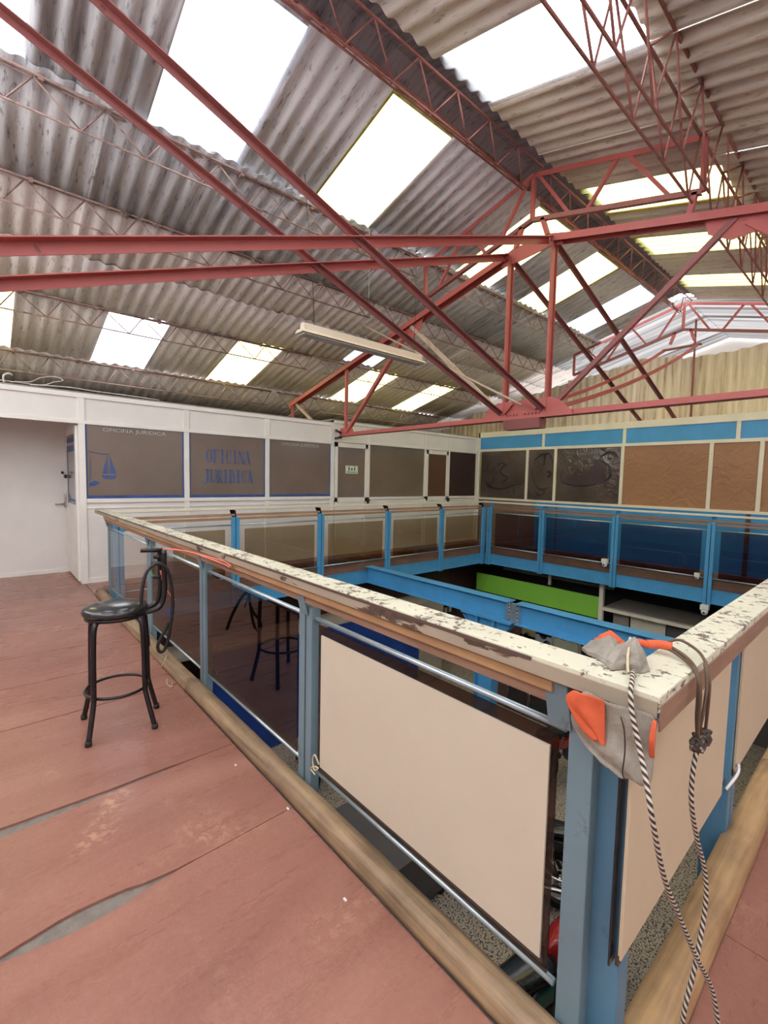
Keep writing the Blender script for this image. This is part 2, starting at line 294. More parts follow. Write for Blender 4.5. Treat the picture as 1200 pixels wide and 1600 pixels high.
# ------------------------------------------------------------------ mesh builder
class MB:
    def __init__(s): s.v = []; s.f = []; s.mi = []; s.uv = {}; s.sm = []
    def add(s, vs, fs, mi=0, smooth=False):
        o = len(s.v); s.v += [tuple(p) for p in vs]
        for f in fs: s.f.append([i + o for i in f]); s.mi.append(mi); s.sm.append(smooth)
        return o
    def box(s, lo, hi, mi=0):
        x0, y0, z0 = [min(a, b) for a, b in zip(lo, hi)]; x1, y1, z1 = [max(a, b) for a, b in zip(lo, hi)]
        s.add([(x0, y0, z0), (x1, y0, z0), (x1, y1, z0), (x0, y1, z0), (x0, y0, z1), (x1, y0, z1), (x1, y1, z1), (x0, y1, z1)],
              [(0, 3, 2, 1), (4, 5, 6, 7), (0, 1, 5, 4), (1, 2, 6, 5), (2, 3, 7, 6), (3, 0, 4, 7)], mi); return s
    def sweep(s, p, q, prof, upv=(0, 0, 1), mi=0):
        """extrude a 2D profile (side, up) from p to q"""
        p = Vector(p); q = Vector(q); d = (q - p).normalized(); u = Vector(upv)
        if abs(d.dot(u)) > 0.98: u = Vector((0, 1, 0))
        sd = d.cross(u).normalized(); u = sd.cross(d).normalized(); n = len(prof)
        vs = [p + sd * a + u * b for a, b in prof] + [q + sd * a + u * b for a, b in prof]
        fs = [(i, (i + 1) % n, n + (i + 1) % n, n + i) for i in range(n)] + [tuple(range(n))[::-1], tuple(range(n, 2 * n))]
        s.add(vs, fs, mi); return s
    def bar(s, p, q, w, h, upv=(0, 0, 1), mi=0):
        return s.sweep(p, q, [(-w / 2, -h / 2), (w / 2, -h / 2), (w / 2, h / 2), (-w / 2, h / 2)], upv, mi)
    def angle(s, p, q, w, t=0.007, upv=(0, 0, 1), flip=1, mi=0, top=True):
        a = flip
        if top: pr = [(-a * w / 2, w / 2), (a * w / 2, w / 2), (a * w / 2, w / 2 - t), (-a * w / 2 + a * t, w / 2 - t), (-a * w / 2 + a * t, -w / 2), (-a * w / 2, -w / 2)]
        else: pr = [(-a * w / 2, -w / 2), (a * w / 2, -w / 2), (a * w / 2, -w / 2 + t), (-a * w / 2 + a * t, -w / 2 + t), (-a * w / 2 + a * t, w / 2), (-a * w / 2, w / 2)]
        return s.sweep(p, q, pr, upv, mi)
    def channel(s, p, q, w, d, t=0.006, upv=(0, 0, 1), flip=1, mi=0):
        a = flip
        pr = [(-w / 2, a * d / 2), (w / 2, a * d / 2), (w / 2, -a * d / 2), (w / 2 - t, -a * d / 2), (w / 2 - t, a * (d / 2 - t)), (-w / 2 + t, a * (d / 2 - t)), (-w / 2 + t, -a * d / 2), (-w / 2, -a * d / 2)]
        return s.sweep(p, q, pr, upv, mi)
    def tube(s, pts, r, n=8, mi=0, closed=False, cap=True):
        pts = [Vector(p) for p in pts]; m = len(pts); rs = r if isinstance(r, (list, tuple)) else [r] * m
        tg = []
        for i in range(m):
            a = pts[(i - 1) % m] if (closed or i > 0) else pts[i]; b = pts[(i + 1) % m] if (closed or i < m - 1) else pts[i]
            tg.append((b - a).normalized())
        u = Vector((0, 0, 1)) if abs(tg[0].z) < 0.9 else Vector((1, 0, 0))
        u = (u - tg[0] * u.dot(tg[0])).normalized(); vs = []; ln = [0.0]
        for i in range(m):
            u = (u - tg[i] * u.dot(tg[i])).normalized(); w = tg[i].cross(u)
            for k in range(n):
                a = 2 * pi * k / n; vs.append(pts[i] + (u * cos(a) + w * sin(a)) * rs[i])
            if i: ln.append(ln[-1] + (pts[i] - pts[i - 1]).length)
        fs = []; base = len(s.f)
        for i in range(m if closed else m - 1):
            j = (i + 1) % m
            for k in range(n):
                fs.append((i * n + k, i * n + (k + 1) % n, j * n + (k + 1) % n, j * n + k))
                li = ln[i]; lj = ln[j] if j else ln[i]
                s.uv[base + len(fs) - 1] = [(li, k / n), (li, (k + 1) / n), (lj, (k + 1) / n), (lj, k / n)]
        if cap and not closed: fs += [tuple(range(n))[::-1], tuple(range((m - 1) * n, m * n))]
        s.add(vs, fs, mi, True); return s
    def prism(s, poly, ax, a, b, mi=0):
        """polygon in the plane normal to axis ax, from a to b. poly = coords of the two other axes in order"""
        def P(p, c):
            l = list(p); l.insert(ax, c); return tuple(l)
        n = len(poly)
        s.add([P(p, a) for p in poly] + [P(p, b) for p in poly], [tuple(range(n))[::-1], tuple(range(n, 2 * n))] + [(i, (i + 1) % n, n + (i + 1) % n, n + i) for i in range(n)], mi); return s
    def lathe(s, c, prof, n=24, mi=0, axis=2):
        vs = []
        for r, h in prof:
            for k in range(n):
                a = 2 * pi * k / n; p = [r * cos(a), r * sin(a)]; p.insert(axis, h)
                vs.append((c[0] + p[0], c[1] + p[1], c[2] + p[2]))
        m = len(prof); fs = []
        for i in range(m - 1):
            for k in range(n): fs.append((i * n + k, i * n + (k + 1) % n, (i + 1) * n + (k + 1) % n, (i + 1) * n + k))
        fs += [tuple(range(n))[::-1], tuple(range((m - 1) * n, m * n))]
        s.add(vs, fs, mi, True); return s
    def build(s, name, mats, parent=None, bevel=0.0, fix=True):
        me = bpy.data.meshes.new(name); me.from_pydata(s.v, [], s.f)
        ml = mats if isinstance(mats, (list, tuple)) else [mats]
        for m in ml: me.materials.append(M[m] if isinstance(m, str) else m)
        for i, p in enumerate(me.polygons): p.material_index = s.mi[i]; p.use_smooth = s.sm[i]
        if s.uv:
            ul = me.uv_layers.new(name='UVMap')
            for fi, uvs in s.uv.items():
                for k, li in enumerate(me.polygons[fi].loop_indices): ul.data[li].uv = uvs[k]
        if fix:
            bm = bmesh.new(); bm.from_mesh(me); bmesh.ops.recalc_face_normals(bm, faces=bm.faces); bm.to_mesh(me); bm.free()
        o = bpy.data.objects.new(name, me); COL.objects.link(o)
        if parent: o.parent = parent
        if bevel:
            md = o.modifiers.new('bevel', 'BEVEL'); md.width = bevel; md.segments = 2; md.limit_method = 'ANGLE'; md.angle_limit = radians(50)
        return o
def tag(o, label, cat, group=None, kind=None):
    if label: o['label'] = label
    if cat: o['category'] = cat
    if group: o['group'] = group
    if kind: o['kind'] = kind
    return o
def thing(name, label, cat, group=None, loc=(0, 0, 0)):
    o = bpy.data.objects.new(name, None); COL.objects.link(o); o.location = loc; o.empty_display_size = 0.1
    return tag(o, label, cat, group)
def struct(o): o['kind'] = 'structure'; return o
def smooth_path(pts, n=6, closed=False):
    P = [Vector(p) for p in pts]; out = []; m = len(P)
    for i in range(m if closed else m - 1):
        g = lambda k: P[k % m] if closed else P[max(0, min(m - 1, k))]
        a, b, c, d = g(i - 1), g(i), g(i + 1), g(i + 2)
        for j in range(n):
            t = j / n
            out.append(0.5 * ((2 * b) + (c - a) * t + (2 * a - 5 * b + 4 * c - d) * t * t + (-a + 3 * b - 3 * c + d) * t ** 3))
    if not closed: out.append(P[-1])
    return out

# ================================================================== ROOF
SL = 0.268; XR = -3.25; ZR = 5.27; PIT = 0.177; AMP = 0.019
def zroof(x): return ZR - SL * abs(x - XR)
def sheet(mb, x0, x1, y0, y1, dz=0.0, mi=0, th=0.006, nseg=8, AMP=AMP):
    """one corrugated sheet lying on a slope between x0 and x1 (waves run across y)"""
    ny = max(2, int(round((y1 - y0) / PIT * nseg))); xs = [x0, x1]
    def row(off):
        return [(x, y0 + (y1 - y0) * j / ny, zroof(x) + dz + off + AMP * (1 + cos(2 * pi * ((y0 + (y1 - y0) * j / ny) / PIT)))) for j in range(ny + 1) for x in xs]
    a = row(0); b = row(th); n = 2 * (ny + 1); fs = []
    for j in range(ny):
        fs.append((2 * j, 2 * j + 1, 2 * j + 3, 2 * j + 2)); fs.append((n + 2 * j, n + 2 * j + 2, n + 2 * j + 3, n + 2 * j + 1))
        fs.append((2 * j, 2 * j + 2, n + 2 * j + 2, n + 2 * j)); fs.append((2 * j + 1, n + 2 * j + 1, n + 2 * j + 3, 2 * j + 3))
    fs.append((0, n, n + 1, 1)); fs.append((2 * ny, 2 * ny + 1, n + 2 * ny + 1, n + 2 * ny))
    mb.add(a + b, fs, mi, True)
Y0, Y1 = -2.6, 10.86
def band(name, x0, x1, holes, mat, dz, Y1=Y1, amp=AMP):
    mb = MB(); y = Y0; k = 0
    edges = []
    for h in sorted(holes): edges.append((y, h[0])); y = h[1]
    edges.append((y, Y1))
    for a, b in edges:
        n = max(1, int(round((b - a) / 0.92)))
        for i in range(n):
            ya = a + (b - a) * i / n; yb = a + (b - a) * (i + 1) / n
            sheet(mb, x0, x1, ya - (0.03 if i else 0.02), yb + 0.02, dz + (0.016 if k % 2 else 0.0), 0, AMP=amp); k += 1
    return struct(mb.build(name, mat, fix=False))
ridge_sky = [(-2.3, -1.4), (-0.55, 0.39), (1.27, 2.18), (3.09, 3.98), (5.78, 6.66), (7.5, 8.4), (9.39, 10.2)]
low_sky = [(-0.6, 0.45), (1.53, 2.45), (3.59, 4.5), (6.73, 7.62), (8.85, 9.66)]
right_sky = [(-1.5, -0.6), (0.8, 1.6), (3.12, 3.93), (5.84, 6.62), (7.51, 8.3), (9.28, 10.05)]
midlow_sky = [(5.76, 6.65)]
LB = [(-3.46, -5.0, 'sheet_old', ridge_sky, 0.0), (-4.93, -6.16, 'sheet_old', [], -0.028), (-6.08, -7.55, 'sheet_low', [], -0.004),
      (-7.1, -8.12, 'sheet_low', midlow_sky, -0.022), (-8.05, -9.88, 'sheet_low', low_sky, -0.004), (-9.8, -11.6, 'sheet_low', [], -0.022)]
for x0, x1, m, h, dz in LB: band('ceiling', x0, x1, h, m, dz, 10.86 if x0 > -4 else (11.8 if x0 > -5.5 else 12.6), .019 if x0 > -4 else .014)
RB = [(-3.0, -1.40, 'sheet_right', right_sky, 0.0), (-1.47, 0.35, 'sheet_right', [(-1.2, -0.3), (1.2, 2.1)], -0.028), (0.28, 2.1, 'sheet_right', [(-2.2, -1.3), (0.3, 1.2), (2.6, 3.5), (6.0, 6.9)], -0.004), (2.05, 3.9, 'sheet_right', [(-.6, .3), (1.6, 2.5), (5, 5.9)], -0.03)]
for x0, x1, m, h, dz in RB: band('ceiling', x0, x1, h, m, dz)
# ridge cap
mb = MB()
for s in (-1, 1):
    xa = XR; xb = XR + s * 0.30
    for y in [Y0 + 1.1 * i for i in range(12)]:
        mb.add([(xa, y, ZR + .06), (xb, y, zroof(xb) + .06), (xb, y + 1.14, zroof(xb) + .066), (xa, y + 1.14, ZR + .066),
                (xa, y, ZR + .075), (xb, y, zroof(xb) + .075), (xb, y + 1.14, zroof(xb) + .08), (xa, y + 1.14, ZR + .08)],
               [(0, 1, 2, 3), (4, 7, 6, 5), (0, 4, 5, 1), (1, 5, 6, 2), (2, 6, 7, 3), (3, 7, 4, 0)])
struct(mb.build('ceiling', 'sheet_cap', fix=False))
# skylights, one object each
def skylight(x0, x1, y0, y1, mat, label, group=None, amp=.019):
    mb = MB(); ya = y0 - .01; yb = y1 + .01; ny = int((yb - ya) / PIT * 8); f = lambda j: ya + (yb - ya) * j / ny
    vs = [(x, f(j), zroof(x) + .012 + amp * (1 + cos(2 * pi * f(j) / PIT))) for j in range(ny + 1) for x in (x0, x1)]
    mb.add(vs, [(2 * j, 2 * j + 1, 2 * j + 3, 2 * j + 2) for j in range(ny)], 0, True)
    return tag(mb.build('skylight_panel', mat, fix=False), label, 'skylight', group)
G1 = 'translucent sheets beside the ridge on the left slope'
lab = {1: 'white skylight in the ridge row, cut off by the top left photo edge', 2: 'large blown-out white skylight nearest the camera, crossed by dark red diagonals',
       3: 'large pale yellow skylight between the white one and the main roof truss', 4: 'yellow skylight sheet seen just behind the chords of the main truss',
       5: 'yellow skylight behind the two red truss posts, left of the far ridge girder', 6: 'white skylight nearest the far end wall on the left slope'}
mats = {1: 'sky_white', 2: 'sky_white', 3: 'sky_yellow', 4: 'sky_yellow', 5: 'sky_yellow', 6: 'sky_white'}
for i, (a, b) in enumerate(ridge_sky):  # first of the row is unseen, added for daylight
    skylight(-3.45, -4.99, a, b, mats.get(i, 'sky_white'), lab.get(i, 'skylight added beside the ridge behind the camera for more daylight'), G1)
lab = {0: 'yellow skylight low on the left slope at the left photo edge', 1: 'white skylight low on the left slope above the windows with blue borders',
       2: 'small yellow skylight above the office windows, second along the low row', 3: 'yellow skylight right of the end of the hanging lamp, crossed by a red web bar',
       4: 'yellow skylight low on the slope, farthest of the lower row'}
for i, (a, b) in enumerate(low_sky):
    skylight(-8.06, -9.86, a, b, 'sky_white' if i == 1 else 'sky_yellow', lab[i], 'translucent sheets low on the left slope', .014)
skylight(-7.12, -8.1, 5.76, 6.65, 'sky_pale', 'dull greenish translucent sheet half hidden behind the hanging lamp', 'translucent sheets low on the left slope', .014)
lab = {2: 'big white skylight on the right slope at the top edge of the photo', 3: 'yellowish skylight on the right slope behind the hanging end of the lattice purlin',
       4: 'pale yellow skylight on the right slope just above the red chord at the right edge', 5: 'pale yellow skylight on the right slope nearest the far end wall'}
for i, (a, b) in enumerate(right_sky):  # first sheet lies out of view and only adds daylight
    skylight(-3.0, -1.42, a, b, 'sky_yellow' if i > 2 else 'sky_white', lab.get(i, 'skylight on the right slope outside the photo, ' + ('nearer' if i else 'added behind the camera for more daylight')), 'translucent sheets on the right slope')
for (x0, x1, hs) in ((-1.45, 0.35, [(-1.2, -0.3), (1.2, 2.1)]), (0.3, 2.1, [(-2.2, -1.3), (0.3, 1.2), (2.6, 3.5), (6.0, 6.9)]), (2.06, 3.9, [(-.6, .3), (1.6, 2.5), (5, 5.9)])):  # unseen roof openings added to brighten the room
    for a, b in hs: skylight(x0, x1, a, b, 'sky_white', 'translucent roof sheet added unseen on the right for more daylight', 'translucent sheets added out of view for daylight')
# far translucent roof beyond the last truss
def far_roof(x0, x1, label):
    mb = MB(); ya, yb = 10.9, 14.6; ny = int((yb - ya) / PIT * 8)
    vs = [(x, ya + (yb - ya) * j / ny, zroof(x) + .06 + AMP * (1 + cos(2 * pi * ((ya + (yb - ya) * j / ny) / PIT)))) for j in range(ny + 1) for x in (x0, x1)]
    mb.add(vs, [(2 * j, 2 * j + 1, 2 * j + 3, 2 * j + 2) for j in range(ny)], 0, True)
    return tag(mb.build('translucent_roof', 'sky_far', fix=False), label, 'skylight')
far_roof(-3.245, -7.6, 'bright translucent corrugated roof beyond the end truss, left of the ridge')
far_roof(-3.255, 3.0, 'bright translucent corrugated roof beyond the end truss, right of the ridge')

# ------------------------------------------------------------------ lattice purlins
def purlin(x, y0, y1, ztop, zlow, label, group, mat='rod', n=None, double=False, r=0.008, shape='planar'):
    t = thing('lattice_purlin', label, 'roof purlin', group, (x, y0, ztop))
    def part(name, fn, **k):
        mb = MB(); fn(mb); o = mb.build(name, mat, t); o.location = (-x, -y0, -ztop); return o
    L_ = y1 - y0; n = n or max(2, int(round(L_ / 0.5)))
    tops = [(x - .025, 0), (x + .025, 0)] if shape == 'planar' else ([(x - .16, -.02), (x + .16, -.02)] if shape == 'ridge' else [(x, 0), (x + .17, 0)])
    lows = [(x, zlow)] if shape == 'planar' else ([(x - .02, zlow), (x + .02, zlow)] if shape == 'ridge' else [(x, zlow), (x + .13, zlow + .03)])
    for (xx, dz) in tops: part('top_chord', lambda mb: mb.tube([(xx, y0, ztop + dz), (xx, y1, ztop + dz)], r + .004, 6))
    for (xx, zz) in lows: part('bottom_chord', lambda mb: mb.tube([(xx, y0 + .12, zz), (xx, y1 - .12, zz)], r + .002, 6))
    st = L_ / n
    def zig(mb, xt, xl, zt, zl, rr):
        pts = [(xt, y0 + .02, zt)]
        for i in range(n):
            pts.append((xl, y0 + st * (i + .62), zl)); pts.append((xt, y0 + st * (i + 1) - .01, zt))
        for a, b in zip(pts, pts[1:]): mb.tube([a, b], rr, 6)
    if shape == 'planar': part('web', lambda mb: zig(mb, x, x, ztop - .01, zlow, r))
    elif shape == 'ridge':
        for (xt, dz), (xl, zl) in zip(tops, lows): part('web', lambda mb: zig(mb, xt, xl, ztop + dz, zl, r))
    else:
        for (xt, dz), (xl, zl) in zip(tops, lows): part('web', lambda mb: zig(mb, xt, xl, ztop + dz, zl, r))
        def ties(mb):
            for i in range(n): mb.tube([(tops[0][0], y0 + st * (i + 1) - .03, ztop), (tops[1][0], y0 + st * (i + 1) - .03, ztop)], r, 6)
        part('cross_tie', ties)
    # sheet hooks
    if shape == 'planar':
        k = y0 + .2
        while k < y1:
            part('clip', lambda mb: mb.box((x - .03, k - .02, ztop - .03), (x + .03, k + .02, ztop + .025))); k += 0.88
    return t
bays = [(-0.6, 5.12, 'near'), (5.28, 10.9, 'far')]
PL = {-5.0: ('A', 4.50), -6.13: ('B', 4.20), -8.1: ('C', 3.67), -9.85: ('D', 3.16)}
words = {-5.0: 'under the lower edge of the big skylights', -6.13: 'second below the ridge, left slope', -8.1: 'just above the low skylights', -9.85: 'lowest on the slope, over the office walls'}
for x, (k, zl) in PL.items():
    for y0, y1, w in bays:
        purlin(x, y0, y1, zroof(x) - .02, zl, ('thin lattice purlin ' + words[x] + (', near half' if w == 'near' else ', far half')), 'lattice purlins under the left slope', 'rod')
for y0, y1, w in bays:
    purlin(XR, y0, y1, 5.25, 5.0, 'reddish lattice girder under the ridge, ' + ('nearer half at top of photo' if w == 'near' else 'farther half behind the main truss'), 'ridge girders', 'rod_red', n=11, shape='ridge')
    purlin(-1.47, y0, y1, 4.74, 4.10, 'deep twin lattice purlin on the right slope, ' + ('nearer one at the top right' if w == 'near' else 'farther one at the right photo edge'), 'twin purlins on the right slope', 'rod_red', n=9, r=.009, shape='twin')

# ------------------------------------------------------------------ trusses
def truss(y, label, full=True):
    t = thing('roof_truss', label, 'roof truss', 'main roof trusses', (XR, y, 2.33))
    def part(name, fn, mat='truss_red', bev=0):
        mb = MB(); fn(mb); o = mb.build(name, mat, t, bev); o.location = (-XR, -y, -2.33); return o
    GB, GA = -3.55, -2.95; zt = 4.38; sl = .239; w = .075
    ch = lambda x: zt - sl * (GB - x) if x < GB else (zt if x <= GA else zt - sl * (x - GA))
    for sx, xe in (((1, -9.05), (-1, 2.6)) if full else ()):
        g = GB if sx == 1 else GA
        part('top_chord', lambda mb: (mb.angle((g, y - .035, zt), (xe, y - .035, ch(xe)), w, flip=sx), mb.angle((g, y + .035, zt), (xe, y + .035, ch(xe)), w, flip=-sx)))
    if not full: part('ridge_plate', lambda mb: (mb.bar((GB - .05, y, zt - .02), (GA + .05, y, zt - .02), .10, .03)), 'truss_shaded')
    else: part('ridge_plate', lambda mb: (mb.prism([(GB - .12, zt - .10), (GB - .12, zt + .03), (GB + .05, zt + .09), (GA - .05, zt + .09), (GA + .12, zt + .04), (GA + .12, zt - .10), (GA - .02, zt - .06), (GB + .08, zt - .10)], 1, y - .008, y + .008)))
    if full: part('bottom_chord', lambda mb: (mb.angle((-7.22, y - .035, 2.33), (0.75, y - .035, 2.33), .07, top=False), mb.angle((-7.22, y + .035, 2.33), (0.75, y + .035, 2.33), .07, flip=-1, top=False)))
    for xp in ((GB, GA) if full else ()):
        part('post', lambda mb: (mb.angle((xp, y - .03, 2.36), (xp, y - .03, zt - .02), .055), mb.angle((xp, y + .03, 2.36), (xp, y + .03, zt - .02), .055, flip=-1)))
    for sx in ((1, -1) if full else ()):
        X = lambda x: x if sx == 1 else 2 * XR - x
        part('web_bar', lambda mb: mb.bar((X(-3.6), y, 2.40), (X(-5.33), y, ch(-5.33) - .03), .05, .055), 'cream_steel' if sx == 1 else 'truss_shaded')
        part('web_bar', lambda mb: mb.bar((X(-5.42), y, ch(-5.4) - .08), (X(-7.0), y, 2.37), .06, .06), 'truss_red')
        part('web_bar', lambda mb: mb.bar((X(-7.03), y, 2.36), (X(-7.03), y, ch(-7.03) - .02), .05, .05), 'truss_red')
        part('web_bar', lambda mb: mb.bar((X(-8.85), y, ch(-8.85) - .02), (X(-8.0), y, 2.55), .05, .05), 'cream_steel')
        part('web_bar', lambda mb: mb.bar((X(-9.0), y, ch(-9.0) - .02), (X(-9.0), y, 2.5), .05, .05), 'truss_red')
        part('gusset_plate', lambda mb: mb.prism([(X(-5.62), ch(-5.62)), (X(-5.08), ch(-5.08)), (X(-5.12), ch(-5.08) - .16), (X(-5.30), ch(-5.3) - .22), (X(-5.55), ch(-5.5) - .16)], 1, y - .006, y + .006))
        part('gusset_plate', lambda mb: mb.prism([(X(-7.2), 2.30), (X(-6.75), 2.30), (X(-6.85), 2.45), (X(-7.2), 2.45)], 1, y - .006, y + .006))
    # bottom node
    if full: part('gusset_plate', lambda mb: mb.prism([(-3.86, 2.34), (-3.76, 2.47), (-3.62, 2.53), (-2.86, 2.53), (-2.74, 2.47), (-2.60, 2.34), (-2.60, 2.30), (-3.86, 2.30)], 1, y - .05, y - .042), bev=.006)
    for i in range(9 if full else 0):
        x_ = -3.47 + i * .05 + (.06 if i > 3 else 0)
        part('bolt', lambda mb: mb.lathe((x_, y - .052, 2.355), [(.014, 0), (.014, -.006), (.008, -.014)], 10, axis=1))
    if full: part('bearing_box', lambda mb: mb.prism([(y - .09, 2.29), (y + .09, 2.29), (y + .07, 2.17), (y - .07, 2.17)], 0, -3.5, -2.99), 'truss_shaded')
    def stiff(mb):
        mb.bar((-3.50, y - .075, 2.38), (-3.38, y - .075, 2.50), .03, .035); mb.bar((-3.16, y - .075, 2.50), (-3.04, y - .075, 2.40), .03, .035)
    if full: part('stiffener', stiff)
    # upper rafter frame
    ra = 1.8 if full else 2.3; zT = 5.235; zb = 4.72
    for sx in (1, -1):
        X = lambda d: XR - sx * d
        rt_ = lambda d: zT - .268 * d; rb = lambda d: zb - .25 * d
        part('rafter_chord', lambda mb: mb.angle((X(0), y, zT), (X(ra), y, rt_(ra)), .055, flip=sx))
        part('rafter_chord', lambda mb: mb.angle((X(0), y, zb), (X(ra), y, rb(ra)), .05, flip=sx, top=False), 'rod_red' if sx == -1 and full else 'truss_shaded')
        part('web_bar', lambda mb: mb.bar((X(.07), y, rt_(.07)), (X(.48), y, rb(.48)), .035, .035))
        part('web_bar', lambda mb: mb.bar((X(.68), y, rb(.68)), (X(1.0), y, rt_(1.0)), .035, .035))
        part('web_bar', lambda mb: mb.bar((X(1.1), y, rt_(1.1)), (X(1.53), y, rb(1.53)), .035, .035))
        if not full: part('web_bar', lambda mb: mb.bar((X(1.62), y, rb(1.62)), (X(2.0), y, rt_(2.0)), .035, .035))
        part('web_bar', lambda mb: mb.bar((X(ra), y, rt_(ra)), (X(ra), y, rb(ra)), .045, .045))
        if full: part('web_bar', lambda mb: mb.bar((X(ra - .06), y, rb(ra - .06)), (X(ra - .10), y, ch(X(ra - .1)) + .02), .05, .05))
        part('web_bar', lambda mb: mb.bar((X(.14), y, rb(.14)), (X(.22), y, zt + .08), .05, .05))
    part('web_bar', lambda mb: mb.bar((XR, y, zb), (XR, y, zT), .045, .045))
    return t
truss(5.2, 'large red steel truss crossing mid-photo, with two posts above its bolted foot')
truss(11.0, 'farther red roof truss in front of the bright roof end and beige sheet wall', False)
def brace(p, q, label, mat='truss_red', w=.062, sag=0, upv=(0, 0, 1), flip=1):
    mb = MB()
    if sag:
        P, Q = Vector(p), Vector(q); n = 10
        pts = [P + (Q - P) * (i / n) - Vector((0, 0, sag * 4 * (i / n) * (1 - i / n))) for i in range(n + 1)]
        for a, b in zip(pts, pts[1:]): mb.bar(a, b, .02, w)
    else: mb.angle(p, q, w, flip=flip, upv=upv)
    return tag(mb.build('steel_brace', mat), label, 'brace', 'braces between the trusses')
brace((-2.95, -.6, 2.33), (-2.95, 5.14, 4.36), 'upper of the two long red beams running in from the left edge', w=.07)
brace((-3.55, -.6, 2.33), (-3.55, 5.14, 4.36), 'lower of the two long red beams running in from the left edge', w=.07)
brace((-3.55, -.6, 4.36), (-3.55, 5.14, 2.38), 'dark red diagonal from the upper left edge down to the truss foot, left one', 'truss_shaded', .05)
brace((-2.95, -.6, 4.36), (-2.95, 5.14, 2.38), 'dark red diagonal from the top edge down to the truss foot, right one', 'truss_shaded', .05)
brace((-3.55, 5.26, 4.36), (-3.55, 10.94, 2.38), 'thin dark diagonal falling away behind the truss, from the left post top', 'truss_shaded', .05)
brace((-2.95, 5.26, 4.36), (-2.95, 10.94, 2.38), 'thin dark diagonal falling away behind the truss, from the right post top', 'truss_shaded', .05)
brace((-3.55, 5.26, 2.40), (-3.55, 10.94, 4.34), 'sagging orange-red bar behind the truss, upper one', w=.06, sag=.14)
brace((-2.95, 5.26, 2.40), (-2.95, 10.94, 4.34), 'sagging orange-red bar behind the truss, lower one', w=.06, sag=.14)
# conduit and wires on the truss
mb = MB(); mb.tube([(-6.35, 5.0, 4.16), (-6.35, 5.0, 4.0)], .006); mb.tube(smooth_path([(-6.40, 5.0, 4.18), (-5.16, 5.0, 3.505), (-3.16, 5.0, 2.44)], 6), .014, 8)
tag(mb.build('conduit_pipe', 'cream_steel'), 'thin pale conduit pipe slanting from beside the lamp to the truss foot', 'conduit')

# ------------------------------------------------------------------ hanging lamp
lt = thing('hanging_lamp', 'long white fluorescent lamp fitting hung from the roof', 'lamp', None, (-4.55, 3.67, 3.13))
def lp(name, mb, mat, bev=0):
    o = mb.build(name, mat, lt, bev); o.location = (4.55, -3.67, -3.13); return o
mb = MB(); mb.prism([(-4.60, 3.135), (-4.50, 3.135), (-4.515, 3.22), (-4.585, 3.22)], 1, 2.74, 4.62); lp('body', mb, 'lamp_body', .004)
mb = MB(); mb.prism([(-4.64, 3.105), (-4.46, 3.105), (-4.50, 3.14), (-4.60, 3.14)], 1, 2.70, 4.66); lp('reflector', mb, 'lamp_body', .004)
mb = MB(); mb.box((-4.615, 2.73, 3.085), (-4.485, 4.63, 3.106)); lp('diffuser', mb, 'lamp_diffuser', .006)
for k in range(1):
    mb = MB(); mb.tube([(-4.55, 2.9, 3.22), (-4.55, 2.87, 3.7), (-4.62, 2.80, 4.85)], .004, 6); lp('hanger_wire', mb, 'black_steel')
    mb = MB(); mb.tube([(-4.55, 4.5, 3.22), (-4.55, 4.5, 4.88)], .003, 6); lp('hanger_wire', mb, 'black_steel')
mb = MB(); mb.tube([(-4.0, 3.2, 5.10), (-4.0, 3.24, 3.9), (-3.95, 3.2, 3.3)], .0018, 5)
tag(mb.build('loose_wire', 'cable'), 'hair-thin wire dangling from the big yellow skylight', 'wire')

# ================================================================== MEZZANINE FLOOR
def poly_slab(mb, left, right, z0, z1):
    """left/right: list of (x, y) edges of one floor board, same y values"""
    n = len(left); vs = [(x, y, z1) for x, y in left] + [(x, y, z1) for x, y in right] + [(x, y, z0) for x, y in left] + [(x, y, z0) for x, y in right]
    fs = []
    for i in range(n - 1):
        fs.append((i, n + i, n + i + 1, i + 1)); fs.append((2 * n + i, 2 * n + i + 1, 3 * n + i + 1, 3 * n + i))
        fs.append((i, i + 1, 2 * n + i + 1, 2 * n + i)); fs.append((n + i, 3 * n + i, 3 * n + i + 1, n + i + 1))
    fs.append((0, 2 * n, 3 * n, n)); fs.append((n - 1, 2 * n - 1, 4 * n - 1, 3 * n - 1))
    mb.add(vs, fs)
rnd = random.Random(3)
ys = [-2.6, -2.0, -1.4, -1.0, -.6, -.3, -.1, .0, .05, .1, .15, .2, .25, .3, .35, .4, .46, .52, .6, .68, .76, .85, .93, 1.02]
def crackw(k, y):
    if k == 3: return .007
    if k == 1: return .003 + .066 * max(0, 1 - abs(y - .02) / .62) ** 1.1 + (.018 * max(0, 1 - abs(y - .62) / .18)) + .003 * rnd.random() * (1 if y < .75 else .2)
    if k == 2: return .002 + .074 * max(0, 1 - abs(y - .17) / .21) ** .8 + (.044 * max(0, 1 - abs(y - .34) / .20)) + .002 * rnd.random() * (1 if y < .5 else .3)
    return .003
cracks = [(-3.36, 3), (-2.39, 1), (-1.745, 2)]
mb = MB(); prev = [(-9.0, y) for y in ys]
seams = [(-7.9, 0), (-7.25, 0), (-6.6, 0), (-5.95, 0), (-5.3, 0), (-4.65, 0), (-4.0, 0)] + cracks
for xs, k in seams:
    base = [xs + .01 * sin(y * 3 + xs * 7) * (1 if k else .15) for y in ys]
    L_ = [(b - crackw(k, y) * .55, y) for b, y in zip(base, ys)]; R_ = [(b + crackw(k, y) * .45 + .002, y) for b, y in zip(base, ys)]
    poly_slab(mb, prev, L_, -.01, 0.0); prev = R_
poly_slab(mb, prev, [(-.305, y) for y in ys], -.01, 0)
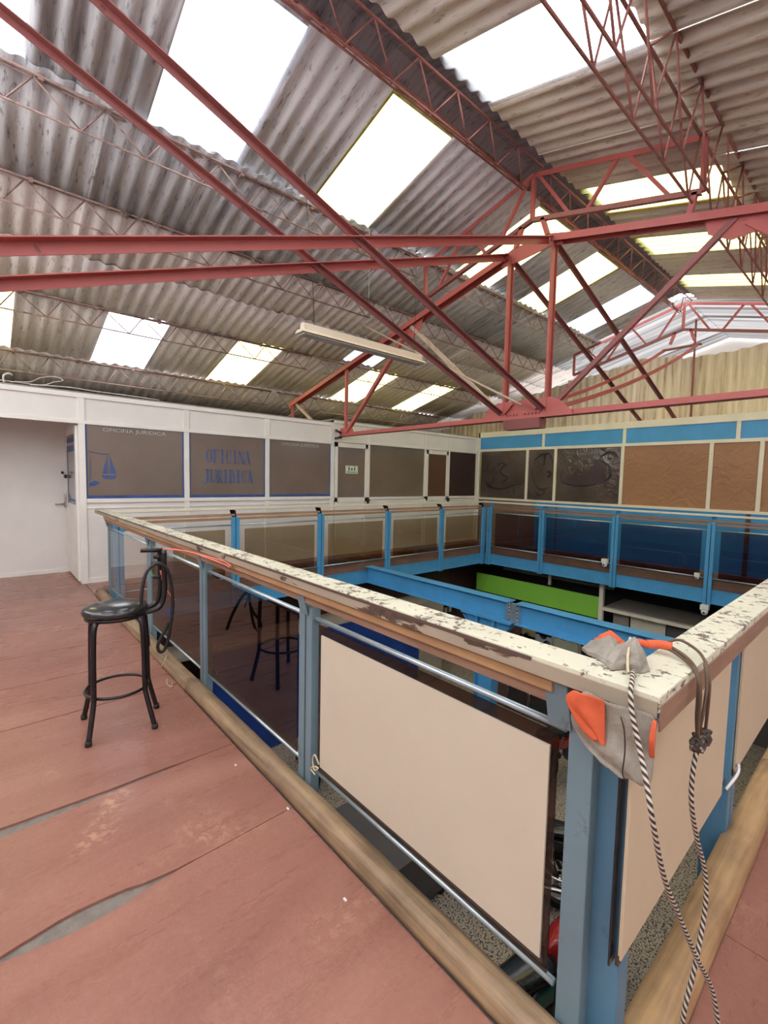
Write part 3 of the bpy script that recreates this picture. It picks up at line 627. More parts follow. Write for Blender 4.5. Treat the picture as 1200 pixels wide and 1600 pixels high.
# boards right of the opening, seams across
ye = [-2.6, -1.7, -.8, .1, .98, 1.83, 2.62, 3.5, 4.4, 5.3, 6.2, 7.1, 8.0, 8.9, 9.7]
for a, b in zip(ye, ye[1:]): mb.box((-.303, a + .0015, -.01), (1.3, b - .0015, 0))
for a, b in zip(ye, ye[1:]): mb.box((1.303, a + .0015, -.01), (3.3, b - .0015, 0))
# boards on the left and far walkways
for a, b in zip([1.025, 2.1, 3.2, 4.3, 5.4, 6.5, 7.6, 8.7, 9.6], [2.1, 3.2, 4.3, 5.4, 6.5, 7.6, 8.7, 9.6, 9.7]): mb.box((-7.3, a + .0015, -.01), (-6.52, b - .0015, 0))
for i in range(8): mb.box((-6.5 + i * .8, 8.95, -.01), (-5.72 + i * .8, 9.62, 0))
struct(mb.build('floor', 'floor'))
mb = MB()
mb.box((-12, -2.7, -.16), (3.4, 1.06, -.011)); mb.box((-.36, 1.06, -.16), (3.4, 12, -.011)); mb.box((-12, 1.06, -.16), (-6.58, 12, -.011)); mb.box((-6.58, 8.98, -.16), (-.36, 12, -.011))
struct(mb.build('floor', 'subfloor'))
mb = MB()
mb.box((-12, -2.7, -.40), (3.4, 1.10, -.161)); mb.box((-.40, 1.10, -.40), (3.4, 12, -.161)); mb.box((-12, 1.10, -.40), (-6.54, 12, -.161)); mb.box((-6.54, 8.96, -.40), (-.40, 12, -.161))
struct(mb.build('floor', 'slab'))

# ================================================================== RAILINGS
def railing(label, origin, U, V, posts, u0, u1, vout, mats, gz, tubes, strips, gap=.05, glass=None, legs_low=-.44, cap=None, strip_v=(.052, .028), single=(), depth=.022, gext=None, side_z=None, groove=False, group='railings around the opening'):
    """U = direction along the side, V = outward. posts = positions along U"""
    U = Vector(U); V = Vector(V); O = Vector(origin); up_ = Vector((0, 0, 1))
    t = thing('railing', label, 'railing', group, O)
    def B(mb, ua, ub, va, vb, za, zb, mi=0):
        a = O + U * ua + V * va + up_ * za; b = O + U * ub + V * vb + up_ * zb; mb.box(a, b, mi)
    def fin(name, mb, mat, bev=0):
        o = mb.build(name, mat, t, bev); o.location = -O; return o
    for k, u in enumerate(posts):
        mb = MB()
        if k in single:
            B(mb, u - .032, u + .032, -depth, .026, legs_low, .90)
        else:
            for s in (-1, 1): B(mb, u + s * .031 - .025, u + s * .031 + .025, -depth, .026, legs_low, .90)
            B(mb, u - .008, u + .008, -depth + .01, .02, legs_low + .01, .895, 1)
        fin('post', mb, [mats['post'], 'groove'], .003)
        mb = MB(); w = .03
        zt_ = (cap[0] if cap else 1.01)
        p = O + U * u + V * .030 + up_ * .865; q = O + U * u + V * (vout - .022) + up_ * (zt_ - .002)
        if k in single and k == 0: p = p + U * .055; q = q + U * .055
        nrm = (q - p).cross(U).normalized()
        mb.bar(p, q, .062, .006, upv=nrm)
        a = O + U * (u + (.06 if k in single and k == 0 else .028))
        for du in (0,):
            P_ = [a + up_ * .86 + V * .0, a + up_ * .865 + V * .028, a + up_ * (zt_ - .004) + V * (vout - .026), a + up_ * (zt_ - .004) + V * (vout - .10)]
            mb.add(P_ + [x_ - U * .006 for x_ in P_], [(0, 1, 2, 3), (4, 7, 6, 5), (0, 4, 5, 1), (1, 5, 6, 2), (2, 6, 7, 3), (3, 7, 4, 0)])
        fin('bracket', mb, mats['bracket'])
    zt0, zt1 = cap or (1.012, 1.055)
    if groove:
        mb = MB(); B(mb, u0 + .3, u1 - .2, vout + .0005, vout + .0045, zt1 - .016, zt1 - .006); fin('edge_groove', mb, 'groove_paint')
    mb = MB(); B(mb, u0, u1, vout - .105, vout, zt0 + .006, zt1); fin('handrail_board', mb, mats['cap'], .003)
    mb = MB(); B(mb, (1.063 if side_z else u0 + .004), u1 - .004, vout - .001, vout + .003, (side_z or (zt0 - .006, 0))[0], zt1 - .012 if not side_z else side_z[1]); fin('edge_strip', mb, mats['capside'], .001)
    for (zc, mt), vv in zip(strips, strip_v):
        mb = MB(); B(mb, posts[0] + .06 if posts[0] > u0 else u0, posts[-1] + .0, vv - .02, vv + .02, zc - .018, zc + .018); fin('rail_slat', mb, mt, .006)
    for (za, zb_) in [tubes]:
        for z in (za, zb_):
            for k in range(len(posts) - 1):
                mb = MB(); mb.tube([O + U * (posts[k] + .05) + V * .0 + up_ * z, O + U * (posts[k + 1] - .05) + V * .0 + up_ * z], .011, 8)
                fin('tube_rail', mb, 'tube')
    for k in range(len(posts) - 1):
        g = glass[k] if isinstance(glass, list) else glass
        if not g: continue
        a, b = gext[k] if gext else (posts[k] + .056 + gap, posts[k + 1] - .056 - gap)
        mb = MB(); B(mb, a, b, .012, .017, gz[0], gz[1]); o = fin('glass_pane', mb, g); o.visible_shadow = True
    return t
near_m = dict(post='blue_grey', bracket='blue_grey', cap='cap_paint', capside='cap_side')
# near side: u runs along -x from the corner
railing('near railing with chipped white handrail, running from the front corner to the far left', (0, 1.15, 0), (-1, 0, 0), (0, -1, 0), [.50, 1.815, 3.15, 4.50, 6.25], .31, 6.66, .09, near_m,
        (.145, .835), (.85, .12), [(.982, 'wood_x'), (.942, 'wood2_x')], .012, ['glass_dark', 'glass_dark', 'glass_dark', 'glass_clear'], cap=(1.012, 1.055), single=(0, 4), groove=True, gext=[(.565, 1.715), (1.90, 3.08), (3.22, 4.42), (4.58, 6.18)])
# right side
railing('short right-hand railing beside the floor at the right edge, blue posts and cream boards', (-.42, 0, 0), (0, 1, 0), (1, 0, 0), [1.20, 2.32, 3.9, 5.4, 7.0, 8.75], 1.168, 9.0, .11, dict(post='blue_post', bracket='blue_post', cap='cap_paint', capside='wood2_y'),
        (.31, .80), (.85, .30), [(.99, 'wood2_y')], .012, ['glass_dark'] * 5, cap=(1.012, 1.055), strip_v=(.05,), single=(0,), depth=.06, side_z=(.978, 1.034), gext=[(1.13, 2.15), (2.48, 3.8), (4.0, 5.3), (5.5, 6.9), (7.1, 8.6)])
# far side
railing('far railing in front of the blue-banded cabin, blue posts and tinted panes', (0, 8.9, 0), (-1, 0, 0), (0, 1, 0), [.5, 2.03, 3.53, 5.03, 6.36], .42, 6.62, .16, dict(post='blue', bracket='blue', cap='cream_frame', capside='cream_frame'),
        (.0, .775), (.785, 0.0), [(.925, 'wood2_x'), (.875, 'wood2_x')], .10, 'glass_smoke', gext=[(.70, 1.9), (2.16, 3.43), (3.65, 4.93), (5.06, 6.20)], cap=(1.0, 1.035), strip_v=(.085, .055))
railing('left railing in front of the white office wall, with thin white top rail', (-6.48, 0, 0), (0, 1, 0), (-1, 0, 0), [1.28, 2.80, 4.30, 5.83, 7.37, 8.84], 1.17, 8.9, .16, dict(post='blue', bracket='black_steel', cap='cream_frame', capside='cream_frame'),
        (.0, .72), (.785, 0.0), [(.925, 'wood_y'), (.875, 'wood_y')], .085, 'glass_bronze', gext=[(1.93, 2.65), (2.95, 4.18), (4.46, 5.70), (5.98, 7.24), (7.52, 8.70)], cap=(1.0, 1.035), strip_v=(.085, .055))
# laminated boards fixed to the glass
def board(lo, hi, mat, label, ax):
    t = thing('infill_board', label, 'board', 'boards tied to the railing', ((lo[0] + hi[0]) / 2, (lo[1] + hi[1]) / 2, lo[2]))
    mb = MB(); mb.box(lo, hi); o = mb.build('panel', mat, t); o.location = -t.location
    mb = MB(); l2 = list(lo); h2 = list(hi); e = .014
    for i in range(3):
        if i != ax: l2[i] -= e * .35; h2[i] += e * .35
    s = .006 if ax == 1 else -.006
    l2[ax] += s * .8; h2[ax] += s * .8; l2[2] = lo[2] - .016; h2[2] = lo[2] + .01
    mb.box(l2, h2); o = mb.build('edge_trim', 'board_edge', t); o.location = -t.location
    return t
board((-1.685, 1.126, .180), (-.584, 1.133, .795), 'board_white', 'large pale beige board on the near railing, right of the middle blue-grey post', 1)
board((-.392, 1.150, .325), (-.384, 2.09, .885), 'board_cream', 'cream board on the right railing, behind the hanging sack and ropes', 0)
board((-.392, 2.30, .325), (-.384, 3.78, .885), 'board_cream', 'cream board at the right photo edge, beyond the blue post', 0)
# small tie strings at board corner
mb = MB(); mb.tube(smooth_path([(-1.675, 1.115, .20), (-1.70, 1.11, .235), (-1.722, 1.112, .20), (-1.70, 1.108, .165), (-1.675, 1.112, .185), (-1.71, 1.11, .175), (-1.735, 1.112, .15), (-1.70, 1.112, .14)], 6), .004, 6)
tag(mb.build('tie_string', 'brass_ring'), 'pale string loop tied at the lower left corner of the big board', 'string')
mb = MB(); mb.tube(smooth_path([(-.38, 2.13, .33), (-.36, 2.2, .37), (-.37, 2.28, .37), (-.385, 2.33, .34)], 6), .0055, 6)
tag(mb.build('tie_string', 'white_plastic'), 'white tape tied around the blue post of the right railing', 'string')

# kerbs: rounded timber
def kerb(p, q, V, label, mat, h=.078, w=.10):
    d = (Vector(q) - Vector(p)).normalized(); prof = []
    for i in range(9):
        a = pi * i / 8; prof.append((w / 2 * cos(a), .02 + (h - .02) * max(0, sin(a)) ** .55))
    prof = [(w / 2, 0)] + prof + [(-w / 2, 0)]
    mb = MB(); L_ = (Vector(q) - Vector(p)).length; n = max(2, int(L_ / .12)); P = Vector(p); sd = d.cross(Vector((0, 0, 1)))
    vs = []; r = random.Random(int(L_ * 100))
    for i in range(n + 1):
        k = 1 + .06 * (r.random() - .5)
        for a, b in prof: vs.append(P + d * (L_ * i / n) + sd * (a * k) + Vector((0, 0, b * k)))
    m = len(prof); fs = []
    for i in range(n):
        for j in range(m - 1): fs.append((i * m + j, i * m + j + 1, (i + 1) * m + j + 1, (i + 1) * m + j))
        fs.append((i * m + m - 1, i * m, (i + 1) * m, (i + 1) * m + m - 1))
    fs += [tuple(range(m)), tuple(range(n * m, (n + 1) * m))[::-1]]
    mb.add(vs, fs, 0, True)
    return tag(mb.build('timber_kerb', mat), label, 'kerb', 'timber kerbs around the opening')
kerb((-.30, 1.075, 0), (-3.20, 1.075, 0), 0, 'rounded timber kerb under the big beige board, nearest the camera', 'kerb_x')
kerb((-3.215, 1.07, 0), (-6.5, 1.07, 0), 0, 'rounded timber kerb behind the stool, beyond the joint', 'kerb_x')
kerb((-.355, 1.13, 0), (-.355, 3.05, 0), 0, 'thick orange timber kerb at the lower right, beside the ropes', 'kerb_y', .085, .115)
kerb((-.355, 3.06, 0), (-.355, 8.9, 0), 0, 'timber kerb continuing along the right railing', 'kerb_y', .085, .115)
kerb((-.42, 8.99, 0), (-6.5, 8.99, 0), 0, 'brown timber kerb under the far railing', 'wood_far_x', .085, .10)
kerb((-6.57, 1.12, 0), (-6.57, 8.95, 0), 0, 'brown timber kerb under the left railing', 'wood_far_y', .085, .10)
# fascia boards and blue edge channels
def fascia(lo, hi, label, mat, name='fascia_board', cat='fascia board', g='fascia boards'):
    mb = MB(); mb.box(lo, hi); return tag(mb.build(name, mat, None, .004), label, cat, g)
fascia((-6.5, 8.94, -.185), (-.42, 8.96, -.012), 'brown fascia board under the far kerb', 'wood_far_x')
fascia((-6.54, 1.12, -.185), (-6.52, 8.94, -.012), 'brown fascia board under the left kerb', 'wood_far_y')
fascia((-6.5, 1.10, -.185), (-.42, 1.115, -.012), 'brown fascia board under the near kerb', 'wood2_x')
fascia((-.40, 1.12, -.185), (-.385, 8.94, -.012), 'brown fascia board under the right-hand kerb', 'wood2_y')
def edge_beam(p, q, V, label):
    V = Vector(V); mb = MB(); p = Vector(p); q = Vector(q)
    up_ = Vector((0, 0, 1))
    def bx(va, vb, za, zb): mb.box(p + V * va + up_ * za, q + V * vb + up_ * zb)
    bx(.0, .012, -.42, -.187); bx(-.035, .0, -.42, -.408); bx(-.012, .0, -.199, -.187)
    return tag(mb.build('edge_beam', 'blue'), label, 'steel beam', 'blue steel edge beams')
edge_beam((-6.5, 8.925, 0), (-.42, 8.925, 0), (0, 1, 0), 'blue steel edge beam under the far railing')
edge_beam((-6.505, 1.13, 0), (-6.505, 8.92, 0), (-1, 0, 0), 'blue steel edge beam under the left railing')
edge_beam((-6.5, 1.13, 0), (-.42, 1.13, 0), (0, -1, 0), 'blue steel edge beam under the near railing')
edge_beam((-.41, 1.13, 0), (-.41, 8.92, 0), (1, 0, 0), 'blue steel edge beam under the right-hand railing')

# cross beam over the opening, on its blue column
ct = thing('cross_beam', 'big blue I-beam bridging the opening below the railings', 'steel beam', None, (-3.4, 5.34, -.4))
def cpt(name, mb, mat='blue', bev=.003):
    o = mb.build(name, mat, ct, bev); o.location = -ct.location; return o
for xa, xb in ((-6.46, -3.40), (-3.30, -.43)):
    mb = MB(); mb.box((xa, 5.25, -.115), (xb, 5.43, -.10)); cpt('top_flange', mb, 'blue')
    mb = MB(); mb.box((xa, 5.334, -.38), (xb, 5.346, -.115)); cpt('web', mb)
    mb = MB(); mb.box((xa, 5.25, -.392), (xb, 5.43, -.378)); cpt('bottom_flange', mb)
mb = MB()
for i in range(5):
    for x in (-3.41, -3.29): mb.lathe((x, 5.30, -.14 - i * .05), [(.014, 0), (.014, -.012), (.006, -.016)], 8, axis=1)
cpt('bolt', mb, 'chrome', 0)
mb = MB(); mb.box((-3.45, 5.28, -.40), (-3.43, 5.40, -.10)); mb.box((-3.27, 5.28, -.40), (-3.25, 5.40, -.10)); mb.box((-3.43, 5.325, -.39), (-3.27, 5.335, -.12)); cpt('splice_plate', mb, 'tube')
col = thing('steel_column', 'blue steel column with flared head under the cross beam', 'column', None, (-3.78, 5.34, -2.8))
def cl(name, mb, mat='blue'):
    o = mb.build(name, mat, col, .003); o.location = -col.location; return o
mb = MB(); mb.box((-3.93, 5.26, -2.8), (-3.91, 5.42, -.39)); mb.box((-3.65, 5.26, -2.8), (-3.63, 5.42, -.39)); mb.box((-3.91, 5.33, -2.8), (-3.65, 5.35, -.39)); cl('shaft', mb)
for s, xx in ((-1, -3.93), (1, -3.63)):
    mb = MB(); mb.prism([(xx, -.42), (xx + s * .26, -.42), (xx + s * .22, -.47), (xx, -.70)], 1, 5.33, 5.345)
    mb.bar((xx + s * .25, 5.34, -.45), (xx + s * .02, 5.34, -.72), .12, .012); cl('bracket', mb)
mb = MB(); mb.box((-4.2, 5.25, -.42), (-3.36, 5.43, -.392)); cl('head_plate', mb)
mb = MB(); mb.box((-4.0, 5.22, -2.8), (-3.56, 5.46, -2.78)); cl('base_plate', mb)

# ================================================================== LEFT WALL (white offices)
XL = -7.27
def wbox(mb, y0, y1, z0, z1, d0=0.0, d1=.02, mi=0): mb.box((XL + d0, y0, z0), (XL + d1, y1, z1), mi)
mb = MB()
def seg(y0, y1, z0, z1): wbox(mb, y0, y1, z0, z1, -.03, -.008)
seg(-1.4, .99, 2.17, 2.55)
for y0, y1 in ((.99, 2.33), (2.33, 3.68), (3.68, 5.06), (5.98, 7.62), (8.45, 9.60)): seg(y0, y1, 0, 1.12)
seg(.99, 5.06, 2.17, 2.55); seg(5.06, 9.6, 2.20, 2.55)
struct(mb.build('wall_left', 'white_wall'))
mb = MB()
for y in (.99, 2.335, 3.675): wbox(mb, y - .0, y + .075, 0, 2.53, -.01, .012)
wbox(mb, 5.03, 5.105, 0, 2.53, -.01, .012)
for y in (5.93, 7.60, 8.42): wbox(mb, y, y + .06, 0, 2.60, -.01, .012)
wbox(mb, 9.5, 9.6, 0, 2.60, -.01, .012)
wbox(mb, -1.4, 5.10, 2.15, 2.20, -.01, .016); wbox(mb, -1.4, 5.10, 2.49, 2.55, -.01, .018)
wbox(mb, 5.10, 9.6, 2.20, 2.25, -.01, .016); wbox(mb, 5.10, 9.6, 2.55, 2.60, -.01, .018)
wbox(mb, 1.07, 5.03, 1.10, 1.155, -.01, .016); wbox(mb, 5.10, 9.5, 1.08, 1.13, -.01, .012)
wbox(mb, 1.0, 5.03, 1.02, 1.03, -.01, .004)
wbox(mb, .99, 9.6, 0, .07, -.01, .006)
struct(mb.build('trim_1', 'white_frame', None, .002))
mb = MB(); mb.box((-11.4, -2.6, 2.545), (XL - .03, 5.06, 2.575)); mb.box((-11.4, 5.06, 2.60), (XL - .03, 9.6, 2.63)); struct(mb.build('ceiling', simple('cabin_top_grey', (.30, .27, .25), .9, bs=0)))  # even grey set to cut the light bounced onto the roof
mb = MB(); mb.box((-8.36, -2.6, 0), (-8.33, 1.0, 2.545)); struct(mb.build('wall_left', 'white_wall'))
mb = MB(); mb.box((-8.34, -2.6, 0), (-8.315, .97, .05)); struct(mb.build('baseboard_left', 'white_frame'))
mb = MB(); mb.box((-8.33, .985, 0), (XL - .03, 1.0, 2.545)); struct(mb.build('wall_left', 'white_wall'))
mb = MB(); mb.box((XL - .07, 1.0, 0), (XL - .04, 9.62, 2.57)); struct(mb.build('wall_left', 'white_wall'))  # backing wall added behind the panels to stop light leaks
# side door of the recess (seen almost edge on)
d = struct(thing('door_1', None, None))
def dpart(par, name, fn, mat, bev=0):
    mb = MB(); fn(mb); return mb.build(name, mat, par, bev)
dpart(d, 'leaf_frame', lambda mb: (mb.box((-8.27, .96, .03), (-8.20, .985, 2.13)), mb.box((-7.42, .96, .03), (-7.33, .985, 2.13)), mb.box((-8.2, .96, 2.03), (-7.42, .985, 2.13)), mb.box((-8.2, .96, .95), (-7.42, .985, 1.06)), mb.box((-8.2, .965, .03), (-7.42, .985, .95))), 'white_frame')
dpart(d, 'glass', lambda mb: mb.box((-8.2, .972, 1.06), (-7.42, .98, 2.03)), m_pane('grey_door_glass', (.24, .21, .22), .15))
dpart(d, 'film_stripe', lambda mb: (mb.box((-8.18, .968, 1.93), (-7.44, .971, 1.99)), mb.box((-8.18, .968, 1.80), (-7.44, .971, 1.88)), mb.box((-8.18, .968, 1.10), (-7.44, .971, 1.13)), mb.box((-8.19, .968, 1.06), (-8.15, .971, 1.9))), 'film_blue')
dpart(d, 'lock', lambda mb: (mb.box((-8.29, .93, 1.42), (-8.17, .96, 1.47)), mb.lathe((-8.27, .93, 1.5), [(.02, 0), (.02, -.03)], 10, axis=1)), 'black_steel')
dpart(d, 'handle', lambda mb: (mb.tube([(-8.30, .93, 1.03), (-8.30, .82, 1.03)], .012), mb.box((-8.32, .93, .98), (-8.29, .96, 1.18)), mb.tube(smooth_path([(-8.25, .95, 1.2), (-8.24, .93, 1.1), (-8.25, .95, 1.0), (-8.26, .93, 1.1)], 5, True), .006)), 'chrome')

# serif letters built from strokes
def serif_text(mb, txt, y0, z0, h, x, adv=None, th=.0015):
    """letters on the wall plane; reading direction +y"""
    w = h * .50; st = h * .13; tn = h * .035; cy = y0
    def R(a, b, c, d_): mb.box((x, cy + a * w, z0 + b * h), (x + th, cy + c * w, z0 + d_ * h))
    def V_(a, b, c, d_, s):  # slanted stroke
        mb.add([(x, cy + a * w - s / 2, z0 + b * h), (x, cy + a * w + s / 2, z0 + b * h), (x, cy + c * w + s / 2, z0 + d_ * h), (x, cy + c * w - s / 2, z0 + d_ * h),
                (x + th, cy + a * w - s / 2, z0 + b * h), (x + th, cy + a * w + s / 2, z0 + b * h), (x + th, cy + c * w + s / 2, z0 + d_ * h), (x + th, cy + c * w - s / 2, z0 + d_ * h)],
               [(0, 1, 2, 3), (4, 7, 6, 5), (0, 4, 5, 1), (1, 5, 6, 2), (2, 6, 7, 3), (3, 7, 4, 0)])
    def arc(cx, cz, rx, rz, a0, a1, thick, thin, n=14):
        vs = []
        for i in range(n + 1):
            a = a0 + (a1 - a0) * i / n; t = thin + (thick - thin) * abs(cos(a)) ** 1.5
            for rr in (0, 1):
                yy = cy + cx * w + (rx * w - rr * t) * cos(a); zz = z0 + cz * h + (rz * h - rr * thin) * sin(a); vs.append((x, yy, zz)); vs.append((x + th, yy, zz))
        fs = []
        for i in range(n):
            k = 4 * i; fs += [(k, k + 2, k + 6, k + 4), (k + 1, k + 5, k + 7, k + 3), (k, k + 4, k + 5, k + 1), (k + 2, k + 3, k + 7, k + 6)]
        mb.add(vs, fs)
    sw = st / w
    for c in txt:
        if c == 'O': arc(.5, .5, .46, .5, 0, 2 * pi, st, tn, 26)
        elif c == 'C': arc(.52, .5, .46, .5, .75, 2 * pi - .75, st, tn, 22); R(.80, .62, .86, .98)
        elif c == 'I': R(.5 - sw / 2, 0, .5 + sw / 2, 1); R(.25, 0, .75, .04); R(.25, .96, .75, 1)
        elif c == 'F': R(.18, 0, .18 + sw, 1); R(.05, 0, .5, .04); R(.05, .95, .92, 1); R(.86, .75, .92, 1); R(.3, .48, .68, .53); R(.64, .38, .69, .62)
        elif c == 'N': R(.12, 0, .17, 1); R(.83, 0, .88, 1); V_(.18, .98, .82, .02, st); R(0, 0, .3, .04); R(0, .96, .2, 1); R(.7, .96, 1, 1)
        elif c == 'A': V_(.12, 0, .48, 1, tn * 1.3); V_(.52, 1, .86, 0, st); R(.25, .3, .7, .34); R(0, 0, .28, .04); R(.7, 0, 1.03, .04)
        elif c == 'J': R(.48, .15, .48 + sw, 1); R(.3, .96, .95, 1); arc(.33, .12, .3, .22, pi, 2 * pi, tn * 2, tn * 1.5, 10)
        elif c == 'U': R(.1, .25, .1 + sw, 1); R(.84, .25, .89, 1); arc(.495, .27, .395, .27, pi, 2 * pi, st, tn, 12); R(-.02, .96, .42, 1); R(.7, .96, 1.02, 1)
        elif c == 'R': R(.12, 0, .12 + sw, 1); R(0, 0, .45, .04); R(0, .96, .5, 1); arc(.42, .74, .46, .26, -pi / 2, pi / 2, st, tn, 12); V_(.45, .5, .88, 0, st)
        elif c == 'D': R(.12, 0, .12 + sw, 1); R(0, .96, .45, 1); R(0, 0, .45, .04); arc(.4, .5, .54, .5, -pi / 2, pi / 2, st, tn, 16)
        cy += adv if adv else w * 1.18
def sans_text(name, txt, parent, loc, size, mat, rot, sx=1.0, align='LEFT', ext=.0008):
    cu = bpy.data.curves.new(name, 'FONT'); cu.body = txt; cu.size = size; cu.extrude = ext; cu.align_x = align
    cu.materials.append(M[mat]); o = bpy.data.objects.new(name, cu); COL.objects.link(o); o.parent = parent
    o.location = loc; o.rotation_euler = rot; o.scale = (sx, 1, 1); return o
ROT_L = (pi / 2, 0, pi / 2)   # text on wall facing +x
def window(n, y0, y1, z0, z1, pane, border=False):
    w = struct(thing('window_%d' % n, None, None))
    dpart(w, 'pane', lambda mb: wbox(mb, y0, y1, z0, z1, -.02, -.012), pane)
    if border:
        b = .022
        dpart(w, 'film_border', lambda mb: (wbox(mb, y0, y0 + b, z0, z1, -.011, -.009), wbox(mb, y1 - b, y1, z0, z1, -.011, -.009), wbox(mb, y0 + b, y1 - b, z0, z0 + .042, -.011, -.009)), 'film_blue')
    return w
w1 = window(1, 1.065, 2.335, 1.155, 2.15, 'pane_taupe', True)
def boat(mb):
    x = XL - .009; x2 = x + .002
    def tri(P): mb.prism([(a, b) for a, b in P], 0, x, x2)
    cy, cz = 1.335, 1.50
    tri([(cy - .015, cz), (cy - .075, cz), (cy - .015, cz + .25)]); tri([(cy + .015, cz), (cy + .09, cz), (cy + .015, cz + .25)])
    tri([(cy - .09, cz - .025), (cy + .10, cz - .025), (cy + .07, cz - .075), (cy - .06, cz - .075)])
dpart(w1, 'sailboat_decal', boat, 'letter_blue')
dpart(w1, 'wave_decal', lambda mb: (mb.prism([(1.10, 1.36), (1.17, 1.40), (1.23, 1.375), (1.16, 1.33), (1.10, 1.33)], 0, XL - .009, XL - .007), mb.tube(smooth_path([(XL - .008, 1.10, 1.80), (XL - .008, 1.18, 1.775), (XL - .008, 1.28, 1.765), (XL - .008, 1.33, 1.768)], 4), .004, 5), mb.box((XL - .009, 1.118, 1.42), (XL - .007, 1.122, 1.70))), 'film_blue')
sans_text('lettering', 'OFICINA JURIDICA', w1, (XL - .009, 1.27, 2.075), .07, 'letter_white', ROT_L, 1.38)
w2 = window(2, 2.41, 3.675, 1.155, 2.15, 'pane_taupe', True)
dpart(w2, 'lettering', lambda mb: (serif_text(mb, 'OFICINA', 2.665, 1.70, .215, XL - .009, adv=.106)), 'letter_blue')
dpart(w2, 'lettering', lambda mb: (serif_text(mb, 'JURIDICA', 2.625, 1.385, .215, XL - .009, adv=.103)), 'letter_blue')
w3 = window(3, 3.75, 5.03, 1.155, 2.15, 'pane_taupe', True)
sans_text('lettering', 'OFICINA JURIDICA', w3, (XL - .009, 3.98, 2.065), .07, 'letter_white', ROT_L, 1.33)
w4 = window(4, 5.99, 7.60, 1.13, 2.20, 'pane_olive')
w5 = window(5, 8.48, 9.5, 1.13, 2.20, 'pane_dark')
def door(n, y0, y1, pane, zt=2.2, f=.065, hy=None):
    dd = struct(thing('door_%d' % n, None, None))
    dpart(dd, 'leaf_frame', lambda mb: (wbox(mb, y0, y0 + f, .02, zt - .01, -.02, .02), wbox(mb, y1 - f, y1, .02, zt - .01, -.02, .02), wbox(mb, y0, y1, zt - f - .03, zt - .01, -.02, .02), wbox(mb, y0, y1, 1.04, 1.13, -.02, .02), wbox(mb, y0 + f, y1 - f, .02, 1.04, -.02, .005)), 'white_frame', .002)
    dpart(dd, 'pane', lambda mb: wbox(mb, y0 + f, y1 - f, 1.13, zt - f - .03, -.01, 0.0), pane)
    dpart(dd, 'hasp', lambda mb: (wbox(mb, y1 - .05, y1 + .05, 1.05, 1.08, .02, .05), wbox(mb, y1 - .02, y1 + .02, 1.0, 1.06, .03, .06)), 'black_steel')
    return dd
d2 = door(2, 5.12, 5.93, 'pane_taupe')
sg = thing('restroom_sign', 'small white sign with green figures on the glass door', 'sign', None, (XL + .004, 5.53, 1.60))
mb = MB(); mb.box((0, -.15, 0), (.006, .15, .155)); mb.build('plate', 'sign_white', sg)
def fig(mb, c):
    mb.lathe((.0062, c, .13), [(.012, 0), (.012, .002)], 10, axis=0); mb.box((.006, c - .013, .055), (.008, c + .013, .115))
mb = MB(); fig(mb, -.07); fig(mb, .07); mb.lathe((.0062, 0, .085), [(.022, 0), (.022, .002)], 12, axis=0); mb.build('pictogram', 'sign_green', sg)
mb = MB()
for i in range(8): mb.box((.006, -.125 + i * .032, .018), (.008, -.103 + i * .032, .036))
mb.build('caption', 'sign_green', sg)
d3 = door(3, 7.66, 8.42, 'pane_brown')
# black fixing plates where the truss meets the wall
mb = MB(); mb.tube([(XL + .03, 5.11, 2.42), (XL + .10, 5.19, 2.36)], .02); mb.tube([(XL + .02, 5.10, 2.26), (XL + .12, 5.2, 2.28)], .018)
tag(mb.build('anchor_bolt', 'black_steel'), 'black anchor bolts fixing the truss end to the office wall', 'bolt')
# cables lying on the office roof edge
for k, pts in enumerate([[(-7.30, .2, 2.60), (-7.32, .6, 2.60), (-7.33, .75, 2.66), (-7.36, .85, 2.70), (-7.40, .78, 2.74), (-7.36, .62, 2.70), (-7.30, .5, 2.62), (-7.29, .35, 2.60)],
                         [(-7.29, .5, 2.585), (-7.28, .9, 2.61), (-7.28, 1.2, 2.60), (-7.28, 1.6, 2.595), (-7.28, 2.0, 2.585)],
                         [(-7.30, .25, 2.58), (-7.30, .25, 2.66), (-7.30, .30, 2.69), (-7.32, .33, 2.68)]]):
    mb = MB(); mb.tube(smooth_path(pts, 6), .006 if k < 2 else .012, 6)
    tag(mb.build('loose_cable', 'cable'), ['loop of pale cable on top of the office wall at the left edge', 'pale cable lying along the office wall top above the sailboat window', 'short bent white pipe end on the office wall top at the left edge'][k], 'cable', 'cables on the office wall top')

# ================================================================== FAR WALL (blue banded cabin)
YF = 9.6
def fbox(mb, x0, x1, z0, z1, d0=0., d1=.02, mi=0): mb.box((x0, YF - d0, z0), (x1, YF - d1, z1), mi)
mb = MB(); fbox(mb, XL, -5.62, 0, 1.05, -.004, .002); struct(mb.build('wall_far', simple('brown_panel', (.20, .155, .115), .5, bs=0)))
mb = MB(); fbox(mb, XL, 3.3, 0, 1.06, -.03, -.005); fbox(mb, XL, 3.3, 2.30, 2.60, -.03, -.005); struct(mb.build('wall_far', 'blue_panel'))
mb = MB()
fbox(mb, XL, 3.3, 2.60, 2.73, -.01, .02); fbox(mb, XL, 3.3, 2.25, 2.31, -.01, .015); fbox(mb, XL, 3.3, 1.05, 1.10, -.01, .015)
wins = [(-7.21, -5.86), (-5.86, -5.16), (-5.16, -3.745), (-3.745, -2.27), (-2.27, -1.58), (-1.58, -.2), (-.2, 1.2), (1.2, 3.3)]
for a, b in wins: fbox(mb, b - .03, b + .03, 1.08, 2.28, -.01, .02)
fbox(mb, XL - .01, XL + .055, 0, 2.73, -.01, .02)
